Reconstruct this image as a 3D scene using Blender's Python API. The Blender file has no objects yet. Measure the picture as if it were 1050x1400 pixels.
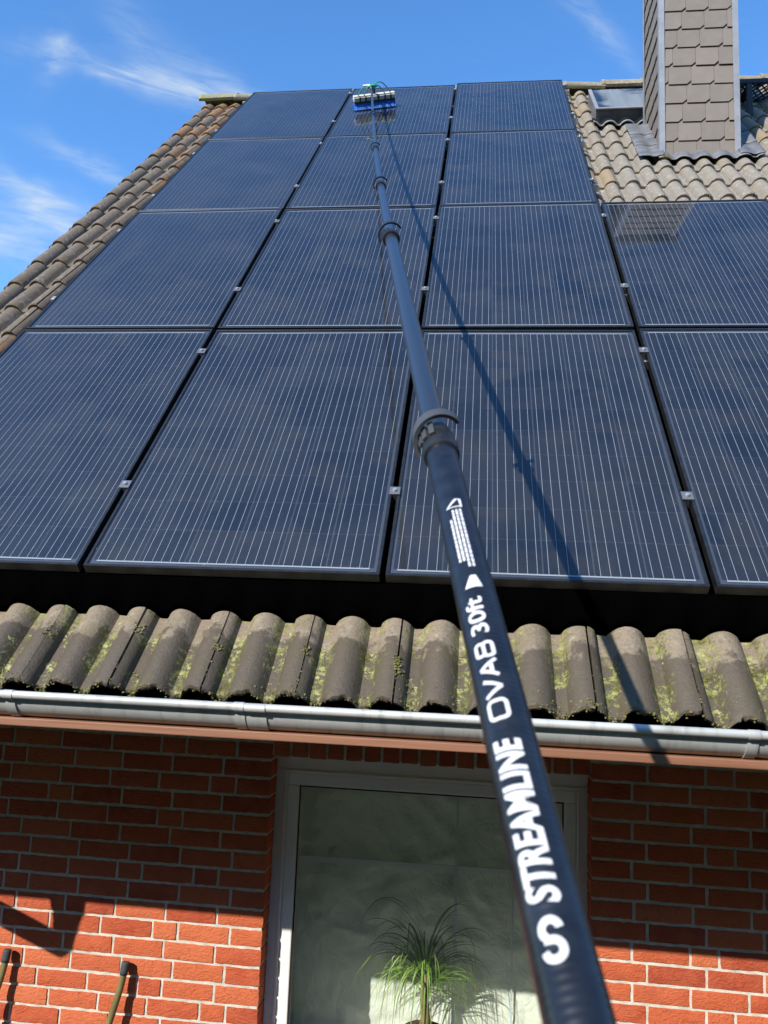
import bpy, bmesh, math, random
from mathutils import Vector, Matrix, noise
random.seed(7)
S = bpy.context.scene
COL = S.collection

# ------------------------------------------------------------------ camera
G = 3.0                                   # the eave datum lies 3 m above the lawn
TH = math.radians(47.8206)                # roof pitch
YW = 0.8175                               # face of the brick wall
cam_d = bpy.data.cameras.new('camera')
cam = bpy.data.objects.new('camera', cam_d); COL.objects.link(cam)
cr, cf, cu = (0.9930, 0.1111, 0.0400), (-0.1155, 0.9843, 0.1337), (-0.0245, -0.1373, 0.9902)
cam.matrix_world = Matrix(((cr[0], cu[0], -cf[0], 0.2902), (cr[1], cu[1], -cf[1], -2.4886),
                           (cr[2], cu[2], -cf[2], -0.1305 + G), (0, 0, 0, 1)))
cam_d.sensor_fit = 'VERTICAL'; cam_d.sensor_height = 36.0; cam_d.lens = 1080 / 1400 * 36
cam_d.clip_start = 0.02; cam_d.clip_end = 2000
cam_d.dof.use_dof = True; cam_d.dof.focus_distance = 4.0; cam_d.dof.aperture_fstop = 8.0
S.camera = cam

# ------------------------------------------------------------------ sun, sky, exposure
SUN = Vector((0.632, 1.0, -0.775)).normalized()     # the way the light travels
EL = math.asin(-SUN.z)
sun_d = bpy.data.lights.new('sun', 'SUN'); sun_d.energy = 2.95; sun_d.angle = math.radians(0.5)
sun_d.color = (1.0, 0.955, 0.90)
sun = bpy.data.objects.new('sun', sun_d); COL.objects.link(sun)
sun.rotation_euler = SUN.to_track_quat('-Z', 'Y').to_euler(); sun.location = (-6, -8, 12)

W = bpy.data.worlds.new('World'); S.world = W; W.use_nodes = True
wn, wl = W.node_tree.nodes, W.node_tree.links
wn.clear()
def wnode(t, **k):
    n = wn.new(t)
    for a, b in k.items(): setattr(n, a, b)
    return n
sky = wnode('ShaderNodeTexSky', sky_type='NISHITA', sun_disc=False, sun_elevation=EL,
            sun_rotation=math.atan2(-SUN.x, -SUN.y), air_density=1.0, dust_density=0.15, ozone_density=3.0, altitude=100)
hs = wnode('ShaderNodeHueSaturation'); hs.inputs['Saturation'].default_value = 1.22; hs.inputs['Hue'].default_value = 0.503
wl.new(sky.outputs[0], hs.inputs['Color'])
# thin cirrus, in directions fixed to the world
geo = wnode('ShaderNodeTexCoord')
def wvdot(vec):
    n = wnode('ShaderNodeVectorMath', operation='DOT_PRODUCT'); n.inputs[1].default_value = vec
    wl.new(geo.outputs['Generated'], n.inputs[0]); return n.outputs['Value']
def wm(op, a, b=None, c=None, clamp=False):
    n = wnode('ShaderNodeMath', operation=op, use_clamp=clamp)
    for i, v in enumerate((a, b, c)):
        if v is None: continue
        if isinstance(v, (int, float)): n.inputs[i].default_value = v
        else: wl.new(v, n.inputs[i])
    return n.outputs[0]
dc = wvdot((-0.4202, 0.7504, 0.5103)); du = wvdot((0.8725, 0.4886, 0.0)); dv = wvdot((0.2493, -0.4452, 0.86))
den = wm('MAXIMUM', dc, 0.12)
u = wm('DIVIDE', du, den); v = wm('DIVIDE', dv, den)
cmb = wnode('ShaderNodeCombineXYZ'); wl.new(u, cmb.inputs[0]); wl.new(v, cmb.inputs[1])
def wnoise(scale, rot, sc, detail, dist, off=(0, 0, 0)):
    mp = wnode('ShaderNodeMapping'); mp.inputs['Rotation'].default_value = (0, 0, rot); mp.inputs['Scale'].default_value = sc
    mp.inputs['Location'].default_value = off
    wl.new(cmb.outputs[0], mp.inputs['Vector'])
    nz = wnode('ShaderNodeTexNoise'); nz.inputs['Scale'].default_value = scale; nz.inputs['Detail'].default_value = detail
    nz.inputs['Roughness'].default_value = 0.6; nz.inputs['Distortion'].default_value = dist
    wl.new(mp.outputs[0], nz.inputs['Vector']); return nz.outputs[0]
streak = wnoise(9, 0.10, (1.0, 4.5, 1), 9, 0.9)
fine = wnoise(22, -0.25, (1.0, 3.0, 1), 8, 1.3, (3, 1, 0))
wob = wm('MULTIPLY', wm('SUBTRACT', wnoise(9, 0, (1, 1, 1), 3, 0.2, (5, 2, 0)), 0.5), 0.06)
vv = wm('ADD', v, wob)
ELL = [(0.035, 0.062, 0.02, 0.085, 0.012, 1.0), (0.10, 0.070, -0.10, 0.05, 0.016, 0.8), (0.11, 0.089, -0.15, 0.035, 0.012, 0.6), (-0.045, 0.052, 1.2, 0.025, 0.010, 0.5),
       (0.0, -0.032, -0.12, 0.045, 0.009, 0.85), (-0.06, -0.080, -0.45, 0.05, 0.013, 1.0), (-0.03, -0.098, 0.05, 0.05, 0.020, 0.8),
       (-0.085, -0.128, 0.0, 0.05, 0.018, 1.0), (0.03, 0.11, -0.6, 0.05, 0.02, 0.35), (0.56, 0.262, -0.42, 0.07, 0.012, 0.5)]
tot = None
for (a, b, ang, l, w, k) in ELL:
    x = wm('SUBTRACT', u, a); y = wm('SUBTRACT', vv, b)
    ca, sa = math.cos(ang), math.sin(ang)
    p = wm('DIVIDE', wm('ADD', wm('MULTIPLY', x, ca), wm('MULTIPLY', y, sa)), l)
    q = wm('DIVIDE', wm('SUBTRACT', wm('MULTIPLY', y, ca), wm('MULTIPLY', x, sa)), w)
    r2 = wm('ADD', wm('MULTIPLY', p, p), wm('MULTIPLY', q, q))
    g = wm('MULTIPLY', wm('POWER', 2.718, wm('MULTIPLY', r2, -0.8)), k)
    tot = g if tot is None else wm('ADD', tot, g)
tex = wm('MULTIPLY', wm('MULTIPLY', wm('SUBTRACT', streak, 0.30, clamp=True), 2.6), wm('ADD', fine, 0.25))
generic = wm('MULTIPLY', wm('SUBTRACT', streak, 0.62, clamp=True), 0.3)
cl = wm('ADD', wm('MULTIPLY', wm('MULTIPLY', tot, tex), 0.85), generic, clamp=True)
mix = wnode('ShaderNodeMix', data_type='RGBA'); wl.new(cl, mix.inputs[0]); wl.new(hs.outputs[0], mix.inputs[6]); mix.inputs[7].default_value = (2.3, 2.65, 2.95, 1)
bg = wnode('ShaderNodeBackground'); bg.inputs[1].default_value = 0.15
wl.new(mix.outputs[2], bg.inputs[0])
wo = wnode('ShaderNodeOutputWorld'); wl.new(bg.outputs[0], wo.inputs[0])
S.view_settings.view_transform = 'Standard'; S.view_settings.look = 'None'
S.view_settings.exposure = 1.05; S.view_settings.gamma = 1.0; S.view_settings.use_curve_mapping = False
S.render.engine = 'CYCLES'
S.cycles.use_denoising = True; S.cycles.max_bounces = 8; S.cycles.transparent_max_bounces = 12
S.cycles.caustics_reflective = False; S.cycles.caustics_refractive = False

# ------------------------------------------------------------------ helpers
def link(o, parent=None):
    COL.objects.link(o)
    if parent is not None: o.parent = parent
    return o
def mesh(name, verts, faces, mat, smooth=False):
    me = bpy.data.meshes.new(name); me.from_pydata([tuple(p) for p in verts], [], faces); me.update()
    if mat is not None: me.materials.append(mat)
    if smooth:
        for p in me.polygons: p.use_smooth = True
    return me
def obj(name, me, parent=None, loc=None, rot=None):
    o = bpy.data.objects.new(name, me); link(o, parent)
    if loc is not None: o.location = loc
    if rot is not None: o.rotation_euler = rot
    return o
def empty(name, loc=(0, 0, 0), rot=(0, 0, 0), parent=None):
    o = bpy.data.objects.new(name, None); o.empty_display_size = 0.1; link(o, parent)
    o.location = loc; o.rotation_euler = rot; return o
def tag(o, label, cat=None, group=None, kind=None):
    if label: o['label'] = label
    if cat: o['category'] = cat
    if group: o['group'] = group
    if kind: o['kind'] = kind
    return o
class MB:
    def __init__(s): s.v = []; s.f = []
    def box(s, x0, x1, y0, y1, z0, z1, m=None):
        n = len(s.v)
        P = [(x0, y0, z0), (x1, y0, z0), (x1, y1, z0), (x0, y1, z0), (x0, y0, z1), (x1, y0, z1), (x1, y1, z1), (x0, y1, z1)]
        if m is not None: P = [m @ Vector(p) for p in P]
        s.v += P
        s.f += [tuple(n + i for i in q) for q in ((0, 3, 2, 1), (4, 5, 6, 7), (0, 1, 5, 4), (1, 2, 6, 5), (2, 3, 7, 6), (3, 0, 4, 7))]
        return s
    def tube(s, path, rad, n=12, cap=True):
        path = [Vector(p) for p in path]; rad = rad if isinstance(rad, (list, tuple)) else [rad] * len(path)
        base = len(s.v); ref = None
        for i, p in enumerate(path):
            t = (path[min(i + 1, len(path) - 1)] - path[max(i - 1, 0)]).normalized()
            if ref is None: ref = t.orthogonal().normalized()
            ref = (ref - t * ref.dot(t)).normalized(); b = t.cross(ref)
            for k in range(n):
                a = 2 * math.pi * k / n
                s.v.append(p + (ref * math.cos(a) + b * math.sin(a)) * rad[i])
        for i in range(len(path) - 1):
            for k in range(n):
                a, b_ = base + i * n + k, base + i * n + (k + 1) % n
                s.f.append((a, b_, b_ + n, a + n))
        if cap:
            s.f.append(tuple(base + k for k in range(n))[::-1]); e = base + (len(path) - 1) * n
            s.f.append(tuple(e + k for k in range(n)))
        return s
    def poly(s, pts): n = len(s.v); s.v += [Vector(p) for p in pts]; s.f.append(tuple(range(n, n + len(pts)))); return s
    def build(s, name, mat, parent=None, smooth=False, bevel=0, loc=None, rot=None, autos=None):
        me = mesh(name, s.v, s.f, mat, smooth); o = obj(name, me, parent, loc, rot)
        if bevel:
            b = o.modifiers.new('bevel', 'BEVEL'); b.width = bevel; b.segments = 2; b.limit_method = 'ANGLE'
        if autos:
            sharp_by_angle(me, autos)
        return o
def sharp_by_angle(me, ang):
    bm = bmesh.new(); bm.from_mesh(me)
    for f in bm.faces: f.smooth = True
    for e in bm.edges:
        if len(e.link_faces) == 2 and e.calc_face_angle(0) > ang: e.smooth = False
    bm.to_mesh(me); bm.free()

# ------------------------------------------------------------------ materials
class Mat:
    def __init__(s, name, rough=0.6, spec=0.5, metal=0.0):
        s.m = bpy.data.materials.new(name); s.m.use_nodes = True
        s.n, s.l = s.m.node_tree.nodes, s.m.node_tree.links
        s.b = s.n['Principled BSDF']; s.b.inputs['Roughness'].default_value = rough
        s.b.inputs['Metallic'].default_value = metal; s.b.inputs['Specular IOR Level'].default_value = spec
        s._tc = None
    def node(s, t, **k):
        n = s.n.new(t)
        for a, b in k.items(): setattr(n, a, b)
        return n
    def coord(s, rnd=True):
        if s._tc is None:
            tc = s.node('ShaderNodeTexCoord'); s._tc = tc.outputs['Object']
            if rnd:
                oi = s.node('ShaderNodeObjectInfo'); a = s.node('ShaderNodeVectorMath', operation='ADD'); mu = s.node('ShaderNodeMath', operation='MULTIPLY'); mu.inputs[1].default_value = 37.0
                s.l.new(oi.outputs['Random'], mu.inputs[0]); s.l.new(s._tc, a.inputs[0]); s.l.new(mu.outputs[0], a.inputs[1]); s._tc = a.outputs[0]
        return s._tc
    def noise(s, scale, detail=4, rough=0.55, sc=None, dist=0, vec=None):
        v = vec or s.coord()
        if sc:
            mp = s.node('ShaderNodeMapping'); mp.inputs['Scale'].default_value = sc; s.l.new(v, mp.inputs[0]); v = mp.outputs[0]
        n = s.node('ShaderNodeTexNoise'); n.inputs['Scale'].default_value = scale; n.inputs['Detail'].default_value = detail
        n.inputs['Roughness'].default_value = rough; n.inputs['Distortion'].default_value = dist; s.l.new(v, n.inputs['Vector']); return n.outputs[0]
    def voro(s, scale, vec=None, feature='F1'):
        n = s.node('ShaderNodeTexVoronoi', feature=feature); n.inputs['Scale'].default_value = scale; s.l.new(vec or s.coord(), n.inputs['Vector']); return n.outputs['Distance']
    def ramp(s, x, stops):
        r = s.node('ShaderNodeValToRGB'); e = r.color_ramp.elements
        while len(e) < len(stops): e.new(0.5)
        for i, (p, c) in enumerate(stops):
            e[i].position = p; e[i].color = (c, c, c, 1) if isinstance(c, (int, float)) else (*c, 1)
        s.l.new(x, r.inputs[0]); return r.outputs[0]
    def math(s, op, a, b=None, clamp=False):
        n = s.node('ShaderNodeMath', operation=op, use_clamp=clamp)
        for i, v in enumerate((a, b)):
            if v is None: continue
            if isinstance(v, (int, float)): n.inputs[i].default_value = v
            else: s.l.new(v, n.inputs[i])
        return n.outputs[0]
    def mix(s, f, a, b, blend='MIX'):
        n = s.node('ShaderNodeMix', data_type='RGBA', blend_type=blend)
        for i, v in ((0, f), (6, a), (7, b)):
            if isinstance(v, (int, float)): n.inputs[i].default_value = v if i == 0 else (v, v, v, 1)
            elif isinstance(v, tuple): n.inputs[i].default_value = (*v, 1)
            else: s.l.new(v, n.inputs[i])
        return n.outputs[2]
    def rnd(s): return s.node('ShaderNodeObjectInfo').outputs['Random']
    def color(s, c):
        if isinstance(c, tuple): s.b.inputs['Base Color'].default_value = (*c, 1)
        else: s.l.new(c, s.b.inputs['Base Color'])
        return s
    def rough(s, r): s.l.new(r, s.b.inputs['Roughness']); return s
    def bump(s, h, strength=0.3, dist=0.01):
        n = s.node('ShaderNodeBump'); n.inputs['Strength'].default_value = strength; n.inputs['Distance'].default_value = dist
        s.l.new(h, n.inputs['Height']); s.l.new(n.outputs[0], s.b.inputs['Normal']); return s

def xyz(m, raw=True):
    tc = m.node('ShaderNodeTexCoord'); sp = m.node('ShaderNodeSeparateXYZ'); m.l.new(tc.outputs['Object'], sp.inputs[0]); return sp.outputs

# fired red brick
M = Mat('brick_clay', 0.85, 0.25)
c = M.ramp(M.rnd(), [(0.0, (0.33, 0.055, 0.026)), (0.18, (0.44, 0.082, 0.032)), (0.55, (0.52, 0.118, 0.045)), (0.85, (0.59, 0.160, 0.065)), (1.0, (0.40, 0.066, 0.030))])
c = M.mix(M.ramp(M.noise(14, 5), [(0.35, 0), (0.7, 0.55)]), c, (0.58, 0.15, 0.065))
c = M.mix(M.ramp(M.noise(60, 4), [(0.58, 0), (0.72, 0.55)]), c, (0.30, 0.05, 0.025))
M.color(c)
h = M.math('ADD', M.math('MULTIPLY', M.noise(26, 3, 0.5, (1, 1, 2.0), 2.2), 1.0), M.math('MULTIPLY', M.noise(150, 4), 0.35))
M.bump(h, 0.75, 0.007); brick_m = M.m
M = Mat('mortar', 0.95, 0.1); M.coord(False)
M.color(M.ramp(M.noise(30, 6), [(0.3, (0.48, 0.44, 0.35)), (0.7, (0.70, 0.65, 0.54))])); M.bump(M.noise(220, 4), 0.5, 0.004); mortar_m = M.m

# roof tiles: pale dry ones, brown ones on the verge, wet mossy ones at the eave
def tile_mat(name, c1, c2, spot, patch, lichen=0.0, wet=False, rough=0.85):
    M = Mat(name, rough, 0.3)
    c = M.mix(M.noise(9, 5), c1, c2)
    c = M.mix(M.math('MULTIPLY', M.rnd(), 0.55), c, tuple(x * 0.72 for x in c1))
    c = M.mix(M.ramp(M.noise(34, 5, 0.7), [(0.56, 0), (0.66, 0.8)]), c, spot)
    c = M.mix(M.ramp(M.noise(90, 5, 0.7), [(0.52, 0), (0.62, 0.65)]), c, tuple(x * 0.5 for x in c1))
    if patch:
        c = M.mix(M.ramp(M.math('ADD', M.math('MULTIPLY', M.noise(7, 3), 0.75), M.math('MULTIPLY', M.rnd(), 0.35)), [(0.62, 0), (0.70, 0.75)]), c, patch)
    o = xyz(M)
    if wet:
        y = M.math('ADD', o[1], M.math('MULTIPLY', M.math('SUBTRACT', M.noise(16, 4, 0.6), 0.5), 0.30))
        w = M.ramp(y, [(0.215, 1.0), (0.245, 0.0)])
        c = M.mix(M.math('MULTIPLY', w, 0.85), c, tuple(x * 0.29 for x in c1))
        M.rough(M.ramp(w, [(0, 0.85), (1, 0.42)]))
    if lichen:
        low = M.ramp(o[2], [(0.0, 1.0), (1.0, 0.0)])
        mr = M.node('ShaderNodeMapRange'); M.l.new(o[2], mr.inputs[0]); mr.inputs[1].default_value = -0.050; mr.inputs[2].default_value = -0.012; mr.inputs[3].default_value = 1.0; mr.inputs[4].default_value = 0.04
        dsp = M.math('SUBTRACT', M.ramp(M.noise(75, 6, 0.75), [(0.40, 0), (0.60, 1)]), M.math('MULTIPLY', M.voro(150), 0.6))
        area = M.ramp(M.noise(11, 3), [(0.40, 0), (0.56, 1)])
        f = M.math('MULTIPLY', M.math('MULTIPLY', dsp, area), M.math('MULTIPLY', mr.outputs[0], lichen), True)
        f = M.ramp(f, [(0.16, 0), (0.30, 1)])
        c = M.mix(f, c, M.ramp(M.noise(25, 3), [(0.35, (0.07, 0.075, 0.015)), (0.5, (0.24, 0.25, 0.06)), (0.65, (0.42, 0.42, 0.16))]))
        film = M.math('MULTIPLY', M.ramp(M.noise(8, 4, 0.6), [(0.5, 0), (0.7, 0.6)]), 0.45)
        c = M.mix(film, c, (0.11, 0.095, 0.022))
    M.color(c)
    M.bump(M.math('ADD', M.noise(120, 5, 0.7), M.math('MULTIPLY', M.noise(28, 4), 0.8)), 0.55, 0.006)
    return M.m
tile_dry = tile_mat('tile_pale', (0.30, 0.26, 0.20), (0.215, 0.19, 0.15), (0.46, 0.43, 0.37), (0.30, 0.22, 0.12))
tile_brown = tile_mat('tile_brown', (0.20, 0.160, 0.118), (0.155, 0.125, 0.093), (0.36, 0.33, 0.27), (0.30, 0.155, 0.065), 0.25)
tile_wet = tile_mat('tile_wet_mossy', (0.30, 0.24, 0.165), (0.235, 0.185, 0.13), (0.36, 0.31, 0.23), None, 1.1, True)

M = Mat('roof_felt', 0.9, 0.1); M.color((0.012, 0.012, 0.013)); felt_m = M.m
M = Mat('zinc', 0.5, 0.5, 0.15); M.coord(False)
M.color(M.mix(M.ramp(M.noise(26, 5, 0.65, (1, 0.15, 0.15)), [(0.52, 0), (0.70, 0.6)]), M.ramp(M.noise(7, 6, 0.6, (0.3, 1, 1)), [(0.3, (0.42, 0.43, 0.395)), (0.7, (0.62, 0.62, 0.57))]), (0.25, 0.25, 0.22))); M.bump(M.noise(60, 3), 0.08, 0.003); zinc_m = M.m
M = Mat('trim_metal', 0.5, 0.4, 0.1); M.color(M.ramp(M.noise(10, 4), [(0.3, (0.22, 0.225, 0.23)), (0.7, (0.30, 0.305, 0.31))])); trim_m = M.m
M = Mat('lead', 0.6, 0.4, 0.2); M.color(M.ramp(M.noise(12, 5), [(0.3, (0.115, 0.115, 0.12)), (0.7, (0.22, 0.22, 0.215))])); M.bump(M.noise(30, 3), 0.2, 0.006); lead_m = M.m
M = Mat('fascia_wood', 0.55, 0.35); M.coord(False)
M.color(M.ramp(M.noise(9, 6, 0.6, (0.25, 6, 6), 0.6), [(0.3, (0.22, 0.098, 0.052)), (0.72, (0.33, 0.16, 0.092))])); M.bump(M.noise(30, 4, 0.6, (0.1, 4, 4)), 0.2, 0.003); wood_m = M.m
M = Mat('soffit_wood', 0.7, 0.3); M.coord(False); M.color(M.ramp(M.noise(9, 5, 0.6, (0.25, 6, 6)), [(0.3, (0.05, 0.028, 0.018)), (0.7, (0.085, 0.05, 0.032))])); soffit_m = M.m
M = Mat('shingle', 0.7, 0.35); c = M.mix(M.rnd(), (0.215, 0.177, 0.138), (0.185, 0.155, 0.122)); c = M.mix(M.ramp(M.noise(12, 5), [(0.45, 0), (0.75, 0.35)]), c, (0.26, 0.225, 0.18))
M.color(c); M.bump(M.noise(90, 4), 0.15, 0.003); shingle_m = M.m
M = Mat('black_steel', 0.5, 0.4, 0.0); M.color((0.015, 0.016, 0.018)); steel_m = M.m
M = Mat('concrete_cap', 0.85, 0.3); M.color(M.ramp(M.noise(15, 5), [(0.3, (0.035, 0.035, 0.036)), (0.7, (0.07, 0.07, 0.07))])); cap_m = M.m

# solar panel materials
M = Mat('panel_frame', 0.33, 0.6, 0.2); M.coord(False)
M.color(M.ramp(M.noise(25, 5, 0.6, (1, 1, 1)), [(0.3, (0.012, 0.013, 0.014)), (0.75, (0.034, 0.035, 0.035))])); frame_m = M.m
M = Mat('backsheet', 0.6, 0.4); M.color((0.050, 0.057, 0.070)); sheet_m = M.m
M = Mat('silicon', 0.45, 0.4); c = M.mix(M.rnd(), (0.0085, 0.0100, 0.0135), (0.0165, 0.0165, 0.0200))
o = xyz(M); st = M.math('SINE', M.math('MULTIPLY', o[0], 2 * math.pi / 0.0052)); c = M.mix(M.ramp(st, [(0.2, 0.0), (0.8, 0.30)]), c, (0.005, 0.006, 0.009))
c = M.mix(M.ramp(M.noise(3.5, 4), [(0.52, 0), (0.60, 0.8)]), c, (0.024, 0.021, 0.018))
M.color(c); cell_m = M.m
M = Mat('ribbon', 0.5, 0.5, 0.0); M.color((0.34, 0.36, 0.36)); ribbon_m = M.m
def glass_mat(name, ior, tint, dust, dcol, rough=0.015, dirt_noise=True):
    m = bpy.data.materials.new(name); m.use_nodes = True; n, l = m.node_tree.nodes, m.node_tree.links; n.clear()
    out = n.new('ShaderNodeOutputMaterial'); tr = n.new('ShaderNodeBsdfTransparent'); tr.inputs[0].default_value = (*tint, 1)
    gl = n.new('ShaderNodeBsdfGlossy'); gl.inputs['Roughness'].default_value = rough; ge = n.new('ShaderNodeNewGeometry'); dt = n.new('ShaderNodeVectorMath'); dt.operation = 'DOT_PRODUCT'; l.new(ge.outputs['Normal'], dt.inputs[0]); l.new(ge.outputs['Incoming'], dt.inputs[1])
    def mt(op, a, b=0.0):
        q = n.new('ShaderNodeMath'); q.operation = op
        for i, x in enumerate((a, b)):
            if isinstance(x, float): q.inputs[i].default_value = x
            else: l.new(x, q.inputs[i])
        return q.outputs[0]
    refl = mt('ADD', mt('MULTIPLY', mt('POWER', mt('SUBTRACT', 1.0, mt('ABSOLUTE', dt.outputs['Value'])), 5.0), 1.0 - ior), ior)
    m1 = n.new('ShaderNodeMixShader'); l.new(refl, m1.inputs[0]); l.new(tr.outputs[0], m1.inputs[1]); l.new(gl.outputs[0], m1.inputs[2])
    df = n.new('ShaderNodeBsdfDiffuse'); df.inputs[0].default_value = (*dcol, 1); m2 = n.new('ShaderNodeMixShader')
    tc = n.new('ShaderNodeTexCoord'); oi = n.new('ShaderNodeObjectInfo'); ad = n.new('ShaderNodeVectorMath'); ad.operation = 'ADD'
    mu = n.new('ShaderNodeMath'); mu.operation = 'MULTIPLY'; mu.inputs[1].default_value = 21; l.new(oi.outputs['Random'], mu.inputs[0])
    l.new(tc.outputs['Object'], ad.inputs[0]); l.new(mu.outputs[0], ad.inputs[1])
    def nz(scale, det, lo, hi, a, b, sc=(1, 1, 1)):
        mp = n.new('ShaderNodeMapping'); mp.inputs['Scale'].default_value = sc; l.new(ad.outputs[0], mp.inputs[0])
        t = n.new('ShaderNodeTexNoise'); t.inputs['Scale'].default_value = scale; t.inputs['Detail'].default_value = det; l.new(mp.outputs[0], t.inputs['Vector'])
        r = n.new('ShaderNodeMapRange'); l.new(t.outputs[0], r.inputs[0])
        for i, x in enumerate((lo, hi, a, b)): r.inputs[1 + i].default_value = x
        return r.outputs[0]
    a = nz(2.3, 7, 0.46, 0.54, dust * 0.05, dust * 1.8); b = nz(5, 3, 0.35, 0.7, 0.0, dust * 0.6, (3, 0.25, 1)); c2 = nz(160, 1, 0.74, 0.80, 0.0, 0.35)
    s1 = n.new('ShaderNodeMath'); s1.operation = 'ADD'; l.new(a, s1.inputs[0]); l.new(b, s1.inputs[1])
    s2 = n.new('ShaderNodeMath'); s2.operation = 'ADD'; s2.use_clamp = True; l.new(s1.outputs[0], s2.inputs[0])
    if dirt_noise: l.new(c2, s2.inputs[1])
    else: s2.inputs[1].default_value = 0
    l.new(s2.outputs[0], m2.inputs[0]); l.new(m1.outputs[0], m2.inputs[1]); l.new(df.outputs[0], m2.inputs[2]); l.new(m2.outputs[0], out.inputs[0])
    return m
pglass_m = glass_mat('panel_glass', 0.072, (0.93, 0.96, 0.985), 0.0095, (0.42, 0.41, 0.37))
wglass_m = glass_mat('window_glass', 0.10, (0.97, 0.98, 0.97), 0.006, (0.4, 0.42, 0.38), 0.01, False)
sglass_m = glass_mat('skylight_glass', 0.08, (0.6, 0.65, 0.7), 0.42, (0.20, 0.23, 0.25), 0.08)
M = Mat('clamp_aluminium', 0.35, 0.5, 0.7); M.color((0.62, 0.63, 0.63)); alu_m = M.m
M = Mat('clamp_dark', 0.4, 0.5, 0.5); M.color((0.22, 0.225, 0.23)); clampd_m = M.m

# pole materials
M = Mat('carbon_fibre', 0.36, 0.42); M.coord(False)
M.color(M.ramp(M.noise(40, 5), [(0.35, (0.008, 0.010, 0.014)), (0.7, (0.018, 0.022, 0.030))]))
M.b.inputs['Coat Weight'].default_value = 0.12; M.b.inputs['Coat Roughness'].default_value = 0.2
a_ = xyz(M)
M.bump(M.math('ADD', M.math('SINE', M.math('MULTIPLY', a_[2], 2 * math.pi / 0.0065)), M.math('MULTIPLY', M.noise(60, 3), 0.6)), 0.10, 0.0012); carbon_m = M.m
M = Mat('carbon_upper', 0.32, 0.7); M.color((0.022, 0.030, 0.042)); M.b.inputs['Coat Weight'].default_value = 0.35; M.b.inputs['Coat Roughness'].default_value = 0.2; carbon2_m = M.m
M = Mat('clamp_plastic', 0.42, 0.5); M.color(M.ramp(M.noise(50, 4), [(0.35, (0.012, 0.012, 0.013)), (0.7, (0.028, 0.028, 0.029))])); plast_m = M.m
M = Mat('clamp_grey', 0.45, 0.5); M.color((0.070, 0.072, 0.073)); greypl_m = M.m
M = Mat('white_print', 0.55, 0.4); M.color(M.ramp(M.noise(140, 5, 0.7), [(0.26, (0.25, 0.26, 0.28)), (0.36, (0.66, 0.67, 0.66)), (0.6, (0.78, 0.78, 0.76))])); print_m = M.m
M = Mat('brush_beam', 0.6, 0.4); M.color((0.60, 0.57, 0.50)); beam_m = M.m
M = Mat('bristle_blue', 0.5, 0.5); M.color(M.mix(M.noise(160, 2), (0.015, 0.11, 0.55), (0.07, 0.30, 0.85))); bristle_m = M.m
M = Mat('hose_green', 0.4, 0.5); M.color((0.03, 0.42, 0.20)); hose_m = M.m

# window, plant, garden
M = Mat('window_pvc', 0.4, 0.45); M.coord(False); M.color(M.ramp(M.noise(6, 4), [(0.3, (0.80, 0.77, 0.70)), (0.7, (0.86, 0.83, 0.76))])); pvc_m = M.m
M = Mat('gasket', 0.7, 0.3); M.color((0.02, 0.02, 0.02)); gasket_m = M.m
M = Mat('blind_fabric', 0.8, 0.3); M.coord(False)
M.color(M.mix(M.noise(5, 5), (0.68, 0.74, 0.60), (0.80, 0.84, 0.72))); M.b.inputs['Subsurface Weight'].default_value = 0.0
M.bump(M.math('ADD', M.noise(14, 6, 0.6, (1, 1, 1), 1.5), M.math('MULTIPLY', M.noise(200, 2), 0.15)), 0.5, 0.02); blind_m = M.m
M = Mat('leaf', 0.45, 0.5); M.coord(False)
M.color(M.mix(M.noise(9, 3), (0.13, 0.27, 0.035), (0.30, 0.46, 0.08))); M.b.inputs['Transmission Weight'].default_value = 0.0; leaf_m = M.m
M = Mat('pot_clay', 0.8, 0.3); M.color(M.ramp(M.noise(20, 4), [(0.3, (0.10, 0.055, 0.03)), (0.7, (0.17, 0.10, 0.06))])); pot_m = M.m
M = Mat('stem_bark', 0.85, 0.2); M.color(M.ramp(M.noise(40, 4), [(0.3, (0.16, 0.13, 0.05)), (0.7, (0.34, 0.28, 0.12))])); bark_m = M.m
M = Mat('plaster', 0.9, 0.2); M.color((0.80, 0.79, 0.74)); plaster_m = M.m
M = Mat('lawn', 0.9, 0.2); M.coord(False); M.color(M.ramp(M.noise(1.5, 8, 0.65), [(0.35, (0.035, 0.060, 0.014)), (0.65, (0.075, 0.11, 0.028))])); M.bump(M.noise(40, 5), 0.6, 0.03); lawn_m = M.m
M = Mat('tool_handle', 0.4, 0.5); o = xyz(M)
M.color(M.ramp(M.noise(16, 3, 0.5, (1, 1, 0.3)), [(0.35, (0.085, 0.085, 0.025)), (0.6, (0.22, 0.18, 0.07))])); handle_m = M.m
M = Mat('tool_grip', 0.7, 0.4); M.color((0.055, 0.058, 0.06)); grip_m = M.m
M = Mat('tool_steel', 0.45, 0.5, 0.8); M.color((0.20, 0.19, 0.18)); tsteel_m = M.m
M = Mat('moss', 0.95, 0.1); M.coord(False); M.color(M.ramp(M.noise(60, 4), [(0.3, (0.045, 0.050, 0.012)), (0.5, (0.16, 0.15, 0.04)), (0.7, (0.30, 0.26, 0.16))])); moss_m = M.m

# ------------------------------------------------------------------ ground
n = 24; mb = MB(); E_ = 150
mb.poly([(-E_, -E_, 0), (E_, -E_, 0), (E_, E_, 0), (-E_, E_, 0)])
tag(mb.build('ground', lawn_m), 'green lawn around the house', kind='structure')

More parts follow.
